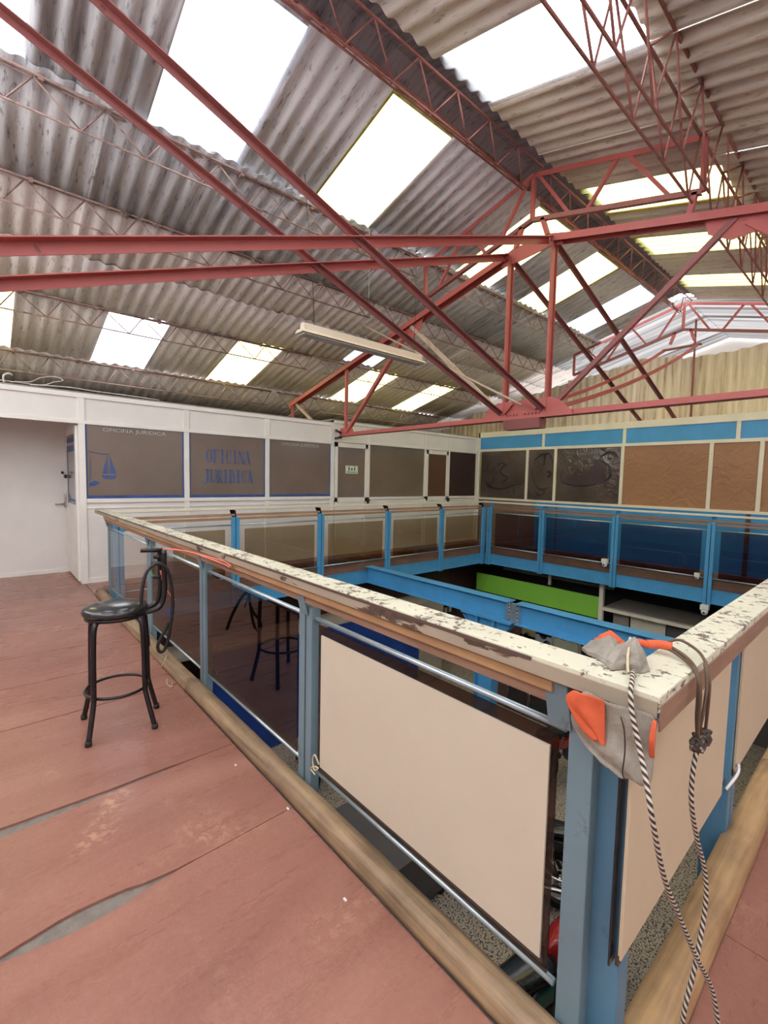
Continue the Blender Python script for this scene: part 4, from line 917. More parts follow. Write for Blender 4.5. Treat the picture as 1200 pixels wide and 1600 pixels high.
for x in (-5.47, -3.73, -1.91, -.2, 1.5): fbox(mb, x - .03, x + .03, 2.30, 2.62, -.01, .018)
struct(mb.build('trim_2', 'cream_frame', None, .002))
mb = MB(); fbox(mb, -5.1, -5.08, 0, 1.05, 0, .004); fbox(mb, -1.72, -1.66, 0, 1.05, .0, .02); struct(mb.build('trim_3', 'dark_wood_wall'))
far_w = []
for i, (a, b) in enumerate(wins):
    w = struct(thing('window_%d' % (6 + i), None, None))
    far_w.append(w)
    dpart(w, 'pane', lambda mb: fbox(mb, a + .03, b - .03, 1.10, 2.25, -.02, -.012), 'pane_plastic' if i < 3 else 'paper')
# loose dark drawn strokes on the plastic-covered panes (generic)
def strokes(par, curves, mat='ink', r=.012):
    def f(mb):
        for c in curves:
            pts = smooth_path([(x, YF + .008, z) for x, z in c], 6); n = len(pts)
            mb.tube(pts, [r * (.35 + .65 * sin(pi * min(1, max(0, i / (n - 1))))) for i in range(n)], 5)
    return dpart(par, 'drawing', f, mat)
strokes(far_w[0], [[(-6.95, 1.95), (-7.03, 1.75), (-6.98, 1.5), (-6.8, 1.35), (-6.5, 1.33), (-6.25, 1.42), (-6.0, 1.45)], [(-6.9, 1.7), (-6.8, 1.55), (-6.9, 1.45)], [(-6.45, 1.95), (-6.6, 1.75), (-6.4, 1.6), (-6.55, 1.5)],
                   [(-6.7, 1.9), (-6.55, 1.97), (-6.4, 1.88)], [(-6.2, 1.4), (-6.18, 1.2)], [(-6.98, 1.4), (-6.85, 1.22)]], r=.02)
strokes(far_w[1], [[(-5.7, 2.0), (-5.55, 2.12), (-5.4, 2.18)], [(-5.45, 1.9), (-5.4, 2.15), (-5.28, 2.1), (-5.2, 1.8)], [(-5.75, 1.8), (-5.65, 1.5), (-5.5, 1.35), (-5.3, 1.4)], [(-5.35, 1.75), (-5.27, 1.7), (-5.35, 1.62)], [(-5.65, 1.3), (-5.5, 1.22), (-5.4, 1.3)]], r=.022)
dpart(far_w[1], 'lettering', lambda mb: [mb.box((-5.72 + i * .055, YF + .004, 1.93 + i * .033), (-5.69 + i * .055, YF + .010, 1.97 + i * .033)) for i in range(7)], 'ink')
strokes(far_w[2], [[(-4.95, 1.8), (-5.02, 1.68), (-4.95, 1.52), (-4.6, 1.45), (-4.2, 1.5)], [(-4.2, 2.05), (-4.0, 2.15), (-3.85, 2.05)], [(-4.2, 2.0), (-4.0, 1.85), (-3.98, 1.65), (-4.1, 1.55)]], r=.02)
dpart(far_w[2], 'drawing', lambda mb: mb.prism([(-4.9, 1.50), (-4.9, 1.62), (-4.6, 1.66), (-4.4, 1.78), (-4.22, 2.02), (-4.12, 1.85), (-4.05, 1.62), (-3.95, 1.50)], 1, YF + .006, YF + .011), 'ink_maroon')
mb = MB(); mb.box((XL, YF + .03, 2.70), (3.3, 11.36, 2.73)); struct(mb.build('ceiling', 'white_wall'))
# back wall of beige corrugated sheets
mb = MB()
def vsheet(x0, x1, z0, z1, zr, y, th=.006):
    nx = int((x1 - x0) / PIT * 8); vs = []
    for off in (0, th):
        for j in range(nx + 1):
            x = x0 + (x1 - x0) * j / nx; yy = y + off - .055 * abs(cos(pi * x / PIT)) ** .8
            vs += [(x, yy, z0), (x, yy, z1 + (zr - z1) * j / nx + .012 * sin(x * 21))]
    n = 2 * (nx + 1); fs = []
    for j in range(nx):
        k = 2 * j; fs += [(k, k + 2, k + 3, k + 1), (n + k, n + k + 1, n + k + 3, n + k + 2), (k + 1, k + 3, n + k + 3, n + k + 1)]
    fs += [(0, 1, n + 1, n), (2 * nx, n + 2 * nx, n + 2 * nx + 1, 2 * nx + 1)]
    mb.add(vs, fs, 0, True)
tops = [(-11.4, 3.0), (-9.8, 3.35), (-8.9, 3.55), (-8.05, 3.7), (-7.2, 3.88), (-6.35, 4.0), (-5.85, 4.12), (-5.0, 4.22), (-4.2, 4.36), (-3.35, 4.22), (-2.5, 4.2), (-1.75, 4.38), (-.8, 4.45), (.1, 4.2), (1.0, 4.0), (2.2, 3.7), (3.3, 3.4)]
for (xa, za), (xb, zb) in zip(tops, tops[1:]): vsheet(xa - .02, xb + .02, -.0, za, (za + zb) / 2, 11.42 + .01 * (int(xa * 10) % 2))
struct(mb.build('wall_back', 'backwall', fix=False))
mb = MB(); mb.tube([(-3.08, 11.28, 2.73), (-3.1, 11.28, 4.95)], .02); tag(mb.build('drain_pipe', 'truss_shaded'), 'thin dark vertical pipe in front of the beige corrugated wall', 'pipe')
# unseen walls behind the camera, added to keep bright sky off the glass
mb = MB(); mb.box((-12, -2.75, 0), (3.4, -2.7, 3.2)); struct(mb.build('wall_rear', 'white_wall'))
mb = MB(); mb.box((3.4, -2.75, 0), (3.45, 12, 3.2)); struct(mb.build('wall_right', 'white_wall'))

mb = MB(); mb.box((-11.65, -2.75, 0), (-11.6, 12.6, 3.12)); struct(mb.build('wall_left', 'slab'))  # added outer walls that shut out daylight at the left and far ends
mb = MB(); mb.box((-11.6, 14.65, 0), (3.4, 14.7, 5.6)); struct(mb.build('wall_back', 'white_wall'))
mb = MB(); mb.box((-11.6, 12.62, 0), (-7.62, 12.66, 4.2)); struct(mb.build('wall_back', 'slab'))
# ================================================================== LOWER STOREY
ZG = -2.8
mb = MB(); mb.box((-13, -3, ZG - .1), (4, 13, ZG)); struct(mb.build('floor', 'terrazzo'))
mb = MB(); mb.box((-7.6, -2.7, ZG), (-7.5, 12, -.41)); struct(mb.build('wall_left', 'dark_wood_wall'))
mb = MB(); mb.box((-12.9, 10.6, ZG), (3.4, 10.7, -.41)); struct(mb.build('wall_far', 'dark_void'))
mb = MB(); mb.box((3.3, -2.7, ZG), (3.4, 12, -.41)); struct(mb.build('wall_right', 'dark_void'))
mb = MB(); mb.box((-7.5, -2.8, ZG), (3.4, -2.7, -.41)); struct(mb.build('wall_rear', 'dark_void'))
mb = MB(); mb.box((-6.97, 9.30, -1.22), (-3.93, 9.33, -.78)); tag(mb.build('banner', 'green', None, .004), 'bright green blank banner below the far railing', 'banner')
sf = thing('shop_frame', 'cream painted metal frame and shelf roof right of the green banner', 'frame', None, (-3.88, 9.3, ZG))
def sfp(name, lo, hi, mat): 
    mb = MB(); mb.box(lo, hi); o = mb.build(name, mat, sf); o.location = -sf.location
sfp('upright', (-3.91, 9.25, ZG), (-3.83, 9.33, -.42), 'cream_frame')
sfp('crossbar', (-3.83, 9.26, -1.02), (-1.0, 9.32, -.96), 'cream_frame')
sfp('shelf', (-3.83, 9.33, -.98), (-1.0, 10.3, -.95), 'beige')
sfp('wall_sheet', (-3.75, 9.6, ZG), (-3.45, 9.63, -1.02), 'beige')
sfp('wall_sheet', (-3.42, 9.6, ZG), (-2.8, 9.63, -1.02), 'cream_frame')
sfp('wall_sheet', (-2.78, 9.6, ZG), (-1.0, 9.63, -1.02), 'grey_board')
sfp('upright', (-5.15, 9.5, -.78), (-5.09, 9.56, -.42), 'cream_frame')
sfp('crossbar', (-6.6, 9.9, -.72), (-3.9, 9.95, -.66), 'beige')
# posters below the cross beam
pb = thing('poster_wall', 'row of black, grey and yellow shop posters seen under the cross beam', 'poster', None, (-5.3, 9.5, -2.6))
def poster(name, x0, x1, z0, z1, mat, dy=0):
    mb = MB(); mb.box((x0 + 5.3, dy, z0 + 2.6), (x1 + 5.3, dy + .01, z1 + 2.6)); mb.build(name, mat, pb)
poster('backing', -6.6, -4.0, -2.78, -1.55, 'beige', .02)
poster('poster', -6.45, -6.15, -2.6, -1.7, 'green'); poster('poster', -6.12, -5.75, -2.6, -1.62, 'dark_wood_wall'); poster('poster', -5.72, -5.42, -2.6, -1.6, m_pane('ochre', (.3, .23, .08), .4))
poster('poster', -5.38, -4.98, -2.6, -1.62, m_pane('poster_blue_grey', (.35, .42, .5), .4)); poster('poster', -4.94, -4.40, -2.6, -1.66, m_pane('poster_green_grey', (.45, .47, .36), .4)); poster('poster', -4.32, -4.1, -2.6, -1.66, 'moto_black')
mb = MB()
for cx, cz, a in ((-5.2, -1.95, .3), (-5.1, -2.15, -.5), (-4.75, -1.82, .6), (-5.9, -1.8, -.3), (-5.6, -2.1, .2)):
    mb.lathe((cx + 5.3, -.003, cz + 2.6), [(.10, 0), (.10, -.002)], 7, axis=1); mb.box((cx + 5.1, -.005, cz + 2.58), (cx + 5.5, -.002, cz + 2.63))
mb.build('ink_shapes', 'moto_black', pb)
sans_text('lettering', 'BALINERAS', pb, (.37, -.008, .66), .135, 'ink', (pi / 2, 0, 0), 1.0)
# blue tarp
mb = MB()
ny = 30
vs = []
for i in range(ny + 1):
    y = 2.35 + (6.63 - 2.35) * i / ny
    for z in (ZG + .01, ZG + .5, -1.9, -1.05): vs.append((-6.37 + .012 * sin(i * 1.3) + .01 * sin(z * 5 + i), y, z))
    
nf = len(vs); vs2 = vs + [(x - .006, y, z) for x, y, z in vs]; fs = []
for i in range(ny):
    for k in range(3): fs.append((i * 4 + k, (i + 1) * 4 + k, (i + 1) * 4 + k + 1, i * 4 + k + 1)); fs.append(tuple(nf + q for q in (i * 4 + k, i * 4 + k + 1, (i + 1) * 4 + k + 1, (i + 1) * 4 + k)))
mb.add(vs2, fs, 0, True); tag(mb.build('tarpaulin', 'blue_tarp', fix=False), 'deep blue tarpaulin hanging on the lower floor, seen under the near railing', 'tarpaulin')
mb = MB(); mb.box((-6.9, 1.5, -1.04), (-6.35, 6.9, -.99)); tag(mb.build('awning_bar', 'beige'), 'dull beige bar above the blue tarpaulin', 'bar')
def rib_sheet(mb, x, y0, y1, z0, z1):
    n = int((y1 - y0) / .03)
    for i in range(n): mb.box((x - (.0 if i % 2 else .015), y0 + i * .03, z0), (x + .01, y0 + (i + 1) * .03, z1))
mb = MB(); rib_sheet(mb, -6.4, 6.68, 7.4, ZG, -1.0); tag(mb.build('roller_shutter', 'beige'), 'pale grey ribbed shutter beside the blue tarpaulin', 'shutter')
# cabinets
cb = thing('display_cabinet', 'dark brown cabinet with black glass doors on the lower floor', 'cabinet', None, (-4.1, 7.4, ZG))
mb = MB(); mb.box((-.85, 0, 0), (.75, .5, .95)); mb.build('body', 'dark_wood_wall', cb)
for i in range(3):
    mb = MB(); mb.box((-.62 + i * .45, -.015, .08), (-.22 + i * .45, 0, .72)); f_ = mb.build('door', 'moto_black', cb)
    mb = MB(); mb.tube([(-.60 + i * .45, -.03, .3), (-.60 + i * .45, -.03, .5)], .008, 6); mb.build('handle', 'chrome', f_)
    mb = MB(); mb.box((-.64 + i * .45, -.02, .72), (-.20 + i * .45, .0, .745)); mb.build('door_trim', 'beige', cb)
# dark recess items below the left walkway
lr = thing('sign_board', 'black sign board with pale lettering under the left walkway', 'sign', None, (-6.9, 7.6, -1.5))
mb = MB(); mb.box((0, -.5, -.2), (.03, .8, .25)); mb.build('board', 'moto_black', lr)
mb = MB()
for i, (hh) in enumerate((.15, .12, .16, .1, .14, .12, .15)): mb.box((.03, -.35 + i * .15, -.07), (.036, -.26 + i * .15, -.07 + hh))
mb.build('lettering', 'beige', lr)
mb = MB(); mb.box((-6.95, 6.3, -1.45), (-6.9, 7.0, -1.15)); tag(mb.build('pale_board', 'beige'), 'pale beige board under the left walkway, beside the black sign', 'board')
# low grey crate
gc = thing('metal_crate', 'dark grey metal crate on the speckled lower floor under the near railing', 'crate', None, (-3.35, 3.1, ZG))
mb = MB(); mb.box((-.55, -.45, .05), (.45, .42, .62)); mb.build('body', 'grey_board', gc, .01)
mb = MB(); mb.box((-.57, -.47, .62), (.47, .44, .66)); mb.build('lid', 'grey_board', gc, .006)
for sx in (-.5, .4):
    for sy in (-.4, .36):
        mb = MB(); mb.box((sx, sy, 0), (sx + .05, sy + .05, .06)); mb.build('leg', 'rubber', gc)

def motorcycle(loc, rz, paint, label, panel=None):
    t = thing('motorcycle', label, 'motorcycle', 'motorcycles on the lower floor', loc); t.rotation_euler = (0, 0, rz)
    def p(name, mb, mat, bev=0, par=None): return mb.build(name, mat, par or t, bev)
    for nme, xw in (('front_wheel', .64), ('rear_wheel', -.62)):
        mb = MB(); mb.tube([(xw + .26 * cos(a), 0, .31 + .26 * sin(a)) for a in [2 * pi * i / 28 for i in range(28)]], .048, 10, closed=True); w = p(nme, mb, 'rubber')
        mb = MB(); mb.tube([(xw + .21 * cos(a), 0, .31 + .21 * sin(a)) for a in [2 * pi * i / 24 for i in range(24)]], .016, 8, closed=True)
        for i in range(6):
            a = pi * i / 3; mb.tube([(xw, 0, .31), (xw + .2 * cos(a), 0, .31 + .2 * sin(a))], .012, 6)
        mb.lathe((xw, -.05, .31), [(.05, 0), (.05, .1)], 14, axis=1); p('rim', mb, 'chrome', 0, w)
        mb = MB(); mb.tube([(xw + .33 * cos(a), 0, .31 + .33 * sin(a)) for a in [radians(20) + radians(130) * i / 10 for i in range(11)]], .05, 8); p('fender', mb, paint)
    for s in (-.09, .09):
        mb = MB(); mb.tube([(.64, s, .31), (.40, s, .98)], .02, 8); p('fork', mb, 'chrome')
        mb = MB(); mb.tube([(-.62, s, .36), (-.35, s * 1.2, .78)], .024, 8); p('shock_absorber', mb, 'moto_grey')
    mb = MB(); mb.tube(smooth_path([(.40, 0, .92), (.1, 0, .62), (-.3, 0, .58), (-.62, 0, .31)], 4), .035, 8); p('frame', mb, 'moto_black')
    mb = MB(); mb.lathe((.05, -.11, .40), [(.12, 0), (.17, .04), (.17, .18), (.12, .22)], 16, axis=1); mb.box((.05, -.08, .45), (.26, .08, .68)); p('engine', mb, 'moto_grey', .01)
    # tank
    mb = MB(); prof = []
    for i in range(11):
        u = i / 10; x = .38 - .5 * u; w_ = .13 * (sin(pi * min(1, u * 1.05 + .05)) ** .5) + .02; h_ = .12 * sin(pi * min(1, u * .85 + .12)) ** .6 + .03; prof.append((x, w_, h_))
    n = 12; vs = []
    for x, w_, h_ in prof:
        for k in range(n): a = 2 * pi * k / n; vs.append((x, w_ * cos(a), .78 + h_ * sin(a) * (1 if sin(a) > 0 else .5)))
    fs = [(i * n + k, i * n + (k + 1) % n, (i + 1) * n + (k + 1) % n, (i + 1) * n + k) for i in range(10) for k in range(n)] + [tuple(range(n)), tuple(range(10 * n, 11 * n))[::-1]]
    mb.add(vs, fs, 0, True); tk = p('fuel_tank', mb, paint); mb = MB(); mb.lathe((.16, 0, .90), [(.035, 0), (.035, .02), (.02, .028)], 12); p('fuel_cap', mb, 'chrome', 0, tk)
    mb = MB(); vs = []
    for i in range(9):
        u = i / 8; x = -.08 - .66 * u; w_ = .15 - .05 * u; z = .80 + .06 * u * u
        for k in range(10): a = 2 * pi * k / 10; vs.append((x, w_ * cos(a) * (.5 if i in (0, 8) else 1), z + .05 * sin(a) * (.5 if i in (0, 8) else 1)))
    mb.add(vs, [(i * 10 + k, i * 10 + (k + 1) % 10, (i + 1) * 10 + (k + 1) % 10, (i + 1) * 10 + k) for i in range(8) for k in range(10)] + [tuple(range(10)), tuple(range(80, 90))[::-1]], 0, True); p('seat', mb, 'vinyl')
    mb = MB(); mb.prism([(-.15, .72), (-.72, .80), (-.78, .74), (-.4, .60), (-.15, .58)], 1, -.12, .12); p('side_panel', mb, panel or paint, .02)
    mb = MB(); mb.tube(smooth_path([(.34, 0, 1.0), (.30, .12, 1.06), (.22, .34, 1.04)], 4), .012, 8); mb.tube(smooth_path([(.34, 0, 1.0), (.30, -.12, 1.06), (.22, -.34, 1.04)], 4), .012, 8); hb = p('handlebar', mb, 'chrome')
    for s in (-1, 1):
        mb = MB(); mb.tube([(.24, s * .26, 1.045), (.20, s * .38, 1.04)], .019, 8); p('grip', mb, 'rubber', 0, hb)
        mb = MB(); mb.tube([(.28, s * .22, 1.06), (.28, s * .28, 1.2)], .006, 6); mb.lathe((.28, s * .30, 1.22), [(.05, -.008), (.06, 0), (.05, .008)], 12, axis=0); p('mirror', mb, 'moto_black', 0, hb)
    mb = MB(); mb.lathe((.44, 0, .93), [(.04, -.09), (.085, -.02), (.09, .03), (.07, .045)], 16, axis=0); p('headlight', mb, 'chrome')
    mb = MB(); mb.box((-.82, -.06, .72), (-.76, .06, .78)); p('tail_light', mb, 'moto_red', .01)
    mb = MB(); mb.tube(smooth_path([(.15, .13, .42), (-.1, .16, .25), (-.45, .18, .30), (-.95, .2, .42)], 5), [.02] * 6 + [.045] * 10, 10); p('exhaust_pipe', mb, 'chrome')
    return t
motorcycle((-2.62, 4.05, ZG), radians(200), 'moto_black', 'motorcycle with chrome exhaust glimpsed under the big beige board')
motorcycle((-1.50, 3.15, ZG), radians(80), 'moto_red', 'red and teal motorcycle seen in the gap left of the front corner post', 'moto_teal')
motorcycle((-2.95, 6.35, ZG), radians(80), 'moto_black', 'black and red motorcycle farther back, beside the front corner post', 'moto_red')
motorcycle((-5.15, 3.6, ZG), radians(120), 'moto_black', 'black motorcycle in front of the blue tarpaulin')

# ================================================================== CAMERAS on far railing
def dome(loc, label, s=1.0, flip=1):
    t = thing('security_camera', label, 'camera', 'small white cameras on the far railing', loc)
    mb = MB(); mb.box((-.055 * s, -.05 * s, -.045 * s), (.055 * s, .03 * s, .03 * s)); mb.build('mount', 'white_plastic', t, .008)
    mb = MB(); mb.lathe((0, -.01 * s, -.05 * s), [(.045 * s, 0), (.045 * s, -.03 * s), (.035 * s, -.06 * s), (.012 * s, -.075 * s)], 18); mb.build('dome', 'white_plastic', t)
    mb = MB(); mb.lathe((0, -.045 * s, -.08 * s), [(.018 * s, 0), (.014 * s, -.012 * s)], 12, axis=1); mb.build('lens', 'moto_black', t)
dome((-2.03, 8.84, -.47), 'white dome camera hanging under the blue post of the far railing', 1.1)
dome((-3.66, 8.84, .06), 'white camera on the far railing left of the third blue post', 1.0)
dome((-2.17, 8.84, .05), 'white camera on the far railing above the dome camera', .7)

# ================================================================== BAR STOOL
st = thing('bar_stool', 'black bar stool with round vinyl seat and bent back tubes, on the red floor', 'stool', None, (-3.06, .58, 0))
def sp(name, mb, mat, bev=0): return mb.build(name, mat, st, bev)
mb = MB(); mb.lathe((0, 0, .672), [(.15, 0), (.168, .008), (.175, .025), (.165, .045), (.12, .06), (.06, .066), (.01, .068)], 40); sp('seat', mb, 'vinyl')
mb = MB(); mb.lathe((0, 0, .655), [(.155, 0), (.16, .0), (.16, .018), (.15, .018)], 32); sp('seat_rim', mb, 'black_steel')
feet = [(.19, -.18), (.22, .15), (-.16, -.15), (-.03, .225)]
for fx, fy in feet:
    k = .60
    pts = [(fx * .12, fy * .35, .655), (fx * .5, fy * .62, .655), (fx * .62, fy * .72, .62), (fx * .66, fy * .76, .50), (fx * .68, fy * .78, .25), (fx * .75, fy * .82, .18), (fx, fy, .012)]
    mb = MB(); mb.tube(smooth_path(pts, 4), .0145, 10); lg = sp('leg', mb, 'black_steel')
    mb = MB(); mb.lathe((fx, fy, 0), [(.016, 0), (.018, .005), (.017, .028), (.012, .03)], 12); mb.build('foot_cap', 'rubber', lg)
mb = MB(); mb.tube([(.01 + .165 * cos(a), .165 * sin(a), .225) for a in [2 * pi * i / 40 for i in range(40)]], .009, 8, closed=True); sp('foot_ring', mb, 'black_steel')
for dx, dy in ((.05, .0), (-.045, -.01)):
    mb = MB(); mb.tube(smooth_path([(dx * .6, .10, .655), (dx, .20, .665), (dx, .245, .70), (dx, .262, .78), (dx, .262, .90), (dx, .262, 1.03)], 5), .0155, 10); sp('back_tube', mb, 'black_steel')
for z, l, yy in ((1.03, .12, .26), (.945, .06, .26), (.985, .035, .25), (.86, .04, .25)):
    mb = MB(); mb.tube([(.02, yy, z), (.0, yy - l, z + .004)], .013, 10); sp('back_peg', mb, 'black_steel')
mb = MB(); mb.tube(smooth_path([(-.12, .14, .655), (-.22, .20, .60), (-.32, .245, .44), (-.38, .27, .30)], 5), .013, 8); sp('bent_tube', mb, 'black_steel')
# hose looped over the stool back
mb = MB(); X0 = -3.02
pts = [(-2.98, .705, .66), (-2.975, .700, .75), (-2.98, .712, .84), (-2.985, .735, .912), (-2.99, .773, .950), (-2.985, .812, .955), (-2.98, .853, .907), (-2.98, .876, .79), (-2.98, .880, .68), (-2.98, .866, .57),
       (-2.98, .850, .475), (-2.975, .825, .412), (-2.975, .797, .410), (-2.98, .790, .445), (-2.985, .808, .49), (-2.99, .840, .535), (-2.99, .858, .58)]
mb.tube(smooth_path(pts, 7), .010, 8); tag(mb.build('rubber_hose', 'rubber'), 'black rubber hose looped over the back of the bar stool', 'hose')
mb = MB(); mb.tube(smooth_path([(-3.03, .845, 1.04), (-2.90, .93, 1.035), (-2.75, 1.02, 1.01), (-2.62, 1.06, 1.0), (-2.50, 1.055, .99)], 6), .0045, 6); mb.tube(smooth_path([(-3.0, .86, 1.04), (-2.85, .97, 1.02), (-2.62, 1.055, .985), (-2.52, 1.052, .98)], 6), .004, 6)
tag(mb.build('string', 'pink_string'), 'salmon pink string tied from the stool back to the handrail', 'string')
mb = MB(); mb.tube(smooth_path([(-3.05, .83, .90), (-3.04, .85, .80), (-3.02, .88, .74), (-3.0, .90, .71)], 5), .005, 6); mb.tube(smooth_path([(-3.07, .80, .86), (-3.04, .84, .85), (-3.04, .86, .87)], 4), .006, 6)
tag(mb.build('string', 'pink_string'), 'short pink string knotted halfway down the stool back', 'string')
mb = MB(); mb.tube(smooth_path([(-3.05, .80, .96), (-3.08, .78, .91), (-3.06, .79, .86)], 5), .007, 6); tag(mb.build('string', 'green_string'), 'green string wound around the stool back', 'string')
mb = MB(); mb.tube([(-3.02, .865, .66), (-3.02, .885, .60), (-3.02, .895, .575)], [.007, .006, .003], 6); tag(mb.build('string', 'blue_string'), 'short blue cord end hanging beside the stool seat', 'string')
mb = MB(); mb.tube(smooth_path([(-3.75, 1.02, .01), (-3.80, 1.06, .05), (-3.72, 1.05, .09), (-3.70, 1.02, .04)], 5, True), .004, 6); tag(mb.build('wire_loop', 'brass_ring'), 'small pale wire loop on the kerb behind the stool', 'wire')
mb = MB(); mb.tube(smooth_path([(-3.48, .985, .004), (-3.40, .96, .004), (-3.33, .97, .004), (-3.39, .99, .004)], 5), .0035, 6); tag(mb.build('wire_loop', 'brass_ring'), 'bent pale wire lying on the floor against the kerb', 'wire')

# ================================================================== SACK, ROPES AND CORD at the front corner
def cloth(name, grid, mat, parent, th=.003):
    """grid of 3-D points -> smooth two-sided sheet"""
    r = len(grid); c = len(grid[0]); mb = MB(); vs = [p for row in grid for p in row]; fs = []
    for i in range(r - 1):
        for j in range(c - 1): fs.append((i * c + j, i * c + j + 1, (i + 1) * c + j + 1, (i + 1) * c + j))
    mb.add(vs, fs, 0, True); o = mb.build(name, mat, parent, fix=False)
    s = o.modifiers.new('sub', 'SUBSURF'); s.levels = 2; s.render_levels = 2
    m = o.modifiers.new('sol', 'SOLIDIFY'); m.thickness = th
    return o
sk = thing('sack', 'grey woven sack with orange patch hanging over the handrail corner', 'sack', None, (-.42, 1.05, .9))
off = Vector((.42, -1.05, -.9)); r = random.Random(5)
def hang(x0, x1, top, bots, yb, amp, n=9, m=8):
    g = []
    for i in range(m):
        v = i / (m - 1); row = []
        for j in range(n):
            u = j / (n - 1); x = x0(v) + (x1(v) - x0(v)) * u
            zb = bots(u); z = top(u) + (zb - top(u)) * v
            y = yb - .012 * sin(pi * v) - amp * (.5 + .5 * sin(u * 9 + v * 3)) + .006 * (r.random() - .5)
            row.append(Vector((x, y, z)) + off)
        g.append(row)
    return g
def rows(zs, lefts, rights, yb, amp, n=9, ph=0):
    g = []
    for z, a, b in zip(zs, lefts, rights):
        row = []
        for j in range(n):
            u = j / (n - 1); x = a + (b - a) * u
            y = yb - amp * (.6 + .4 * sin(u * 8 + z * 60 + ph)) * sin(pi * min(1, .15 + u * .8)) - .10 * max(0, 1.0 - z) * .15
            row.append(Vector((x, y, z - .006 * sin(u * 7 + ph) * (1 if z < .95 else 0))) + off)
        g.append(row)
    return g
cloth('sack_body', rows([1.016, .985, .955, .925, .90, .88, .866, .858], [-.47, -.475, -.492, -.492, -.472, -.445, -.41, -.38], [-.314, -.312, -.311, -.311, -.312, -.313, -.318, -.33], 1.054, .022), 'sack', sk)
cloth('orange_patch', rows([1.018, 1.0, .985, .965, .945, .930, .922], [-.478, -.498, -.502, -.487, -.468, -.445, -.425], [-.412, -.410, -.409, -.408, -.407, -.406, -.405], 1.036, .014, 8, 2), 'orange_cloth', sk)
mb = MB(); mb.tube([tuple(Vector(p) + off) for p in smooth_path([(-.372, 1.022, 1.0), (-.362, 1.018, .975), (-.358, 1.018, .93), (-.361, 1.02, .88), (-.358, 1.03, .862)], 5)], .0015, 6); mb.build('seam', 'ink', sk)
cloth('orange_hem', hang(lambda v: -.318, lambda v: -.308, lambda u: 1.008, lambda u: .93, 1.046, .003, 3, 5), 'orange_cloth', sk)
# bundle lying on the handrail
def crumple(cx, cy, cz, rx, ry, h, peak, seed, n=11):
    rr = random.Random(seed); vs = []; fs = []
    rings = 5
    for i in range(rings + 1):
        v = i / rings
        for k in range(n):
            a = 2 * pi * k / n; f = 1 + .20 * sin(3 * a + seed) + .16 * sin(5 * a + 2 * seed + v) + .22 * (rr.random() - .5)
            k_ = (1 - v ** 1.5) * .93 + .07; vs.append((cx + rx * cos(a) * f * k_ + peak[0] * v * v, cy + ry * sin(a) * f * k_ + peak[1] * v * v, cz + h * v * (1 + .5 * (rr.random() - .5) * (1 - v))))
    for i in range(rings):
        for k in range(n): fs.append((i * n + k, i * n + (k + 1) % n, (i + 1) * n + (k + 1) % n, (i + 1) * n + k))
    fs.append(tuple(range(n))[::-1]); fs.append(tuple(range(rings * n, (rings + 1) * n)))
    m_ = MB(); m_.add(vs, fs, 0, False); return m_
o = crumple(-.425, 1.185, 1.057, .046, .056, .068, (.010, .012), 2).build('sack_bundle', 'sack', sk); o.location = off
o = crumple(-.485, 1.205, 1.057, .050, .052, .046, (.0, .02), 4).build('sack_bundle', 'sack', sk); o.location = off
o = crumple(-.495, 1.255, 1.06, .04, .05, .045, (-.005, .01), 6).build('orange_fold', 'orange_cloth', sk); o.location = off
mb = MB(); mb.tube(smooth_path([(-.425, 1.20, 1.12), (-.418, 1.17, 1.10), (-.408, 1.145, 1.065), (-.40, 1.13, 1.06)], 5), .004, 6); o = mb.build('tie_string', 'brass_ring', sk); o.location = off
# orange tape bundle with cord
cd = thing('cord_bundle', 'brown cord bundle with orange tape over the right handrail, loops hanging', 'cord', None, (-.36, 1.33, 1.06)); off2 = -cd.location
def cp(name, pts, rr, mat, n=8, k=7):
    mb = MB(); mb.tube(smooth_path(pts, k), rr, n); o = mb.build(name, mat, cd); o.location = off2; return o
cp('orange_tape', [(-.425, 1.315, 1.078), (-.40, 1.335, 1.080), (-.375, 1.345, 1.078)], [.012] * 14 + [.015], 'orange_cloth', 10)
cp('orange_tape', [(-.46, 1.30, 1.07), (-.44, 1.305, 1.082), (-.42, 1.315, 1.075)], .009, 'orange_cloth')
cp('cord', [(-.40, 1.36, 1.075), (-.375, 1.40, 1.085), (-.33, 1.385, 1.075), (-.300, 1.345, 1.062), (-.285, 1.325, 1.03), (-.282, 1.32, .99), (-.285, 1.325, .90)], .0038, 'cord')
cp('cord', [(-.375, 1.342, 1.078), (-.34, 1.325, 1.07), (-.306, 1.285, 1.06), (-.292, 1.265, 1.03), (-.29, 1.262, .95), (-.287, 1.275, .885)], .0045, 'cord')
cp('cord', [(-.378, 1.336, 1.074), (-.34, 1.315, 1.065), (-.305, 1.275, 1.058), (-.287, 1.26, 1.02), (-.284, 1.255, .93), (-.286, 1.27, .88)], .0038, 'cord')
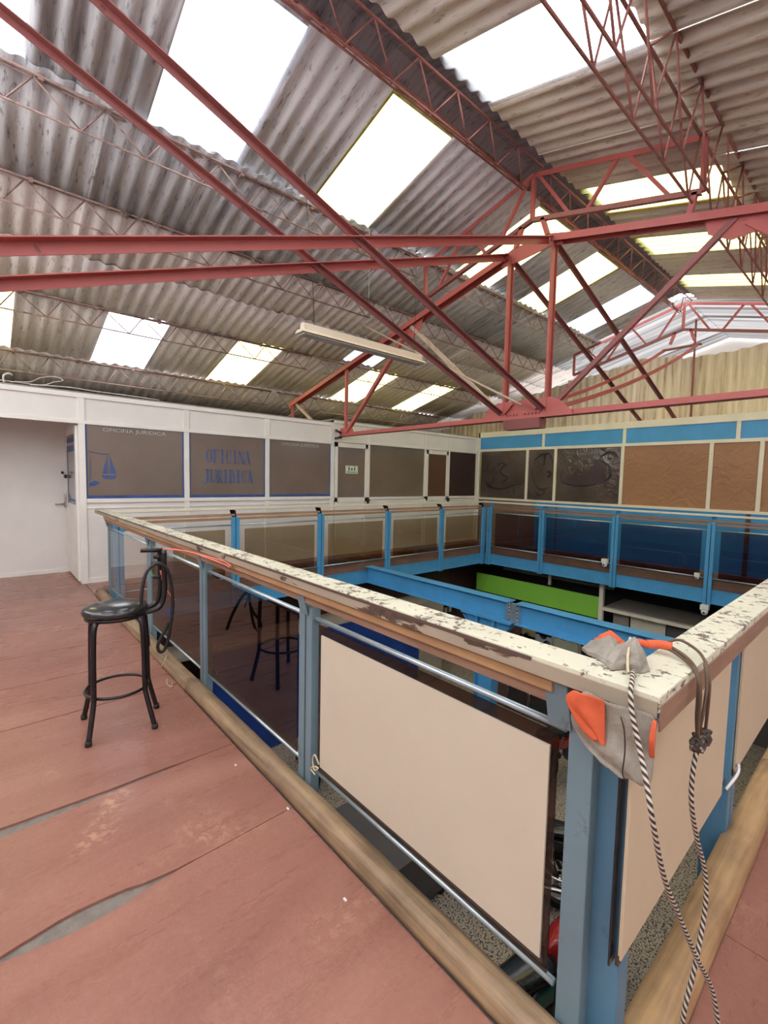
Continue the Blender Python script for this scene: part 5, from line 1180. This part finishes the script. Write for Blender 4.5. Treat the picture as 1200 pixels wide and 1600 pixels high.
cp('cord', [(-.30, 1.34, 1.06), (-.286, 1.312, 1.02), (-.283, 1.285, .96), (-.286, 1.28, .92), (-.286, 1.305, .885)], .0038, 'cord')
def rope(pts, label, rr=.0054):
    mb = MB(); mb.tube(smooth_path(pts, 9), rr, 10); return tag(mb.build('rope', 'rope'), label, 'rope', 'striped ropes hanging from the corner')
rope([(-.392, 1.14, 1.062), (-.385, 1.115, 1.066), (-.372, 1.075, 1.062), (-.362, 1.042, 1.050), (-.352, 1.030, 1.01), (-.330, 1.015, .955), (-.302, .985, .90), (-.285, .975, .84), (-.275, 1.03, .70), (-.262, 1.10, .58), (-.242, 1.19, .43), (-.222, 1.27, .30), (-.205, 1.30, .16), (-.19, 1.32, .03)],
     'striped rope hanging over the sack, its end on the floor')
rope([(-.285, 1.285, .882), (-.288, 1.262, .85), (-.287, 1.245, .79), (-.284, 1.25, .73), (-.279, 1.29, .64), (-.268, 1.34, .53), (-.262, 1.34, .44), (-.262, 1.28, .32), (-.268, 1.24, .23), (-.27, 1.245, .12), (-.262, 1.25, .05), (-.25, 1.22, .008), (-.22, 1.18, .008)],
     'striped rope knotted to the brown cord, hanging before the cream board')
mb = MB(); rr = random.Random(9)
for cx, cy, cz, R_ in ((-.286, 1.27, .885, .016), (-.285, 1.315, .885, .015)):
    pts = [(cx + .010 * sin(a * 1.7), cy + R_ * cos(a) * (1 + .2 * sin(a * .7)), cz + R_ * sin(a * 1.0) * (1 + .2 * cos(a * .5))) for a in [i * .45 for i in range(40)]]
    mb.tube(pts, .005, 8)
tag(mb.build('rope_knot', 'rope_dark'), 'dark double knot joining the brown cord and the striped rope', 'knot')
# crumbs on floor
for k, (x, y, lb) in enumerate([(-1.22, .93, 'tiny pale chip on the red floor against the near kerb'), (-1.75, 1.0, 'small paint chip beside the kerb under the beige board'), (-2.2, .95, 'paint chip near the kerb left of the middle post')]):
    mb = MB(); mb.box((x - .008, y - .004, 0), (x + .008, y + .004, .004)); o = tag(mb.build('paint_chip', 'white_plastic', None, .001), lb, 'chip', 'paint chips on the floor')
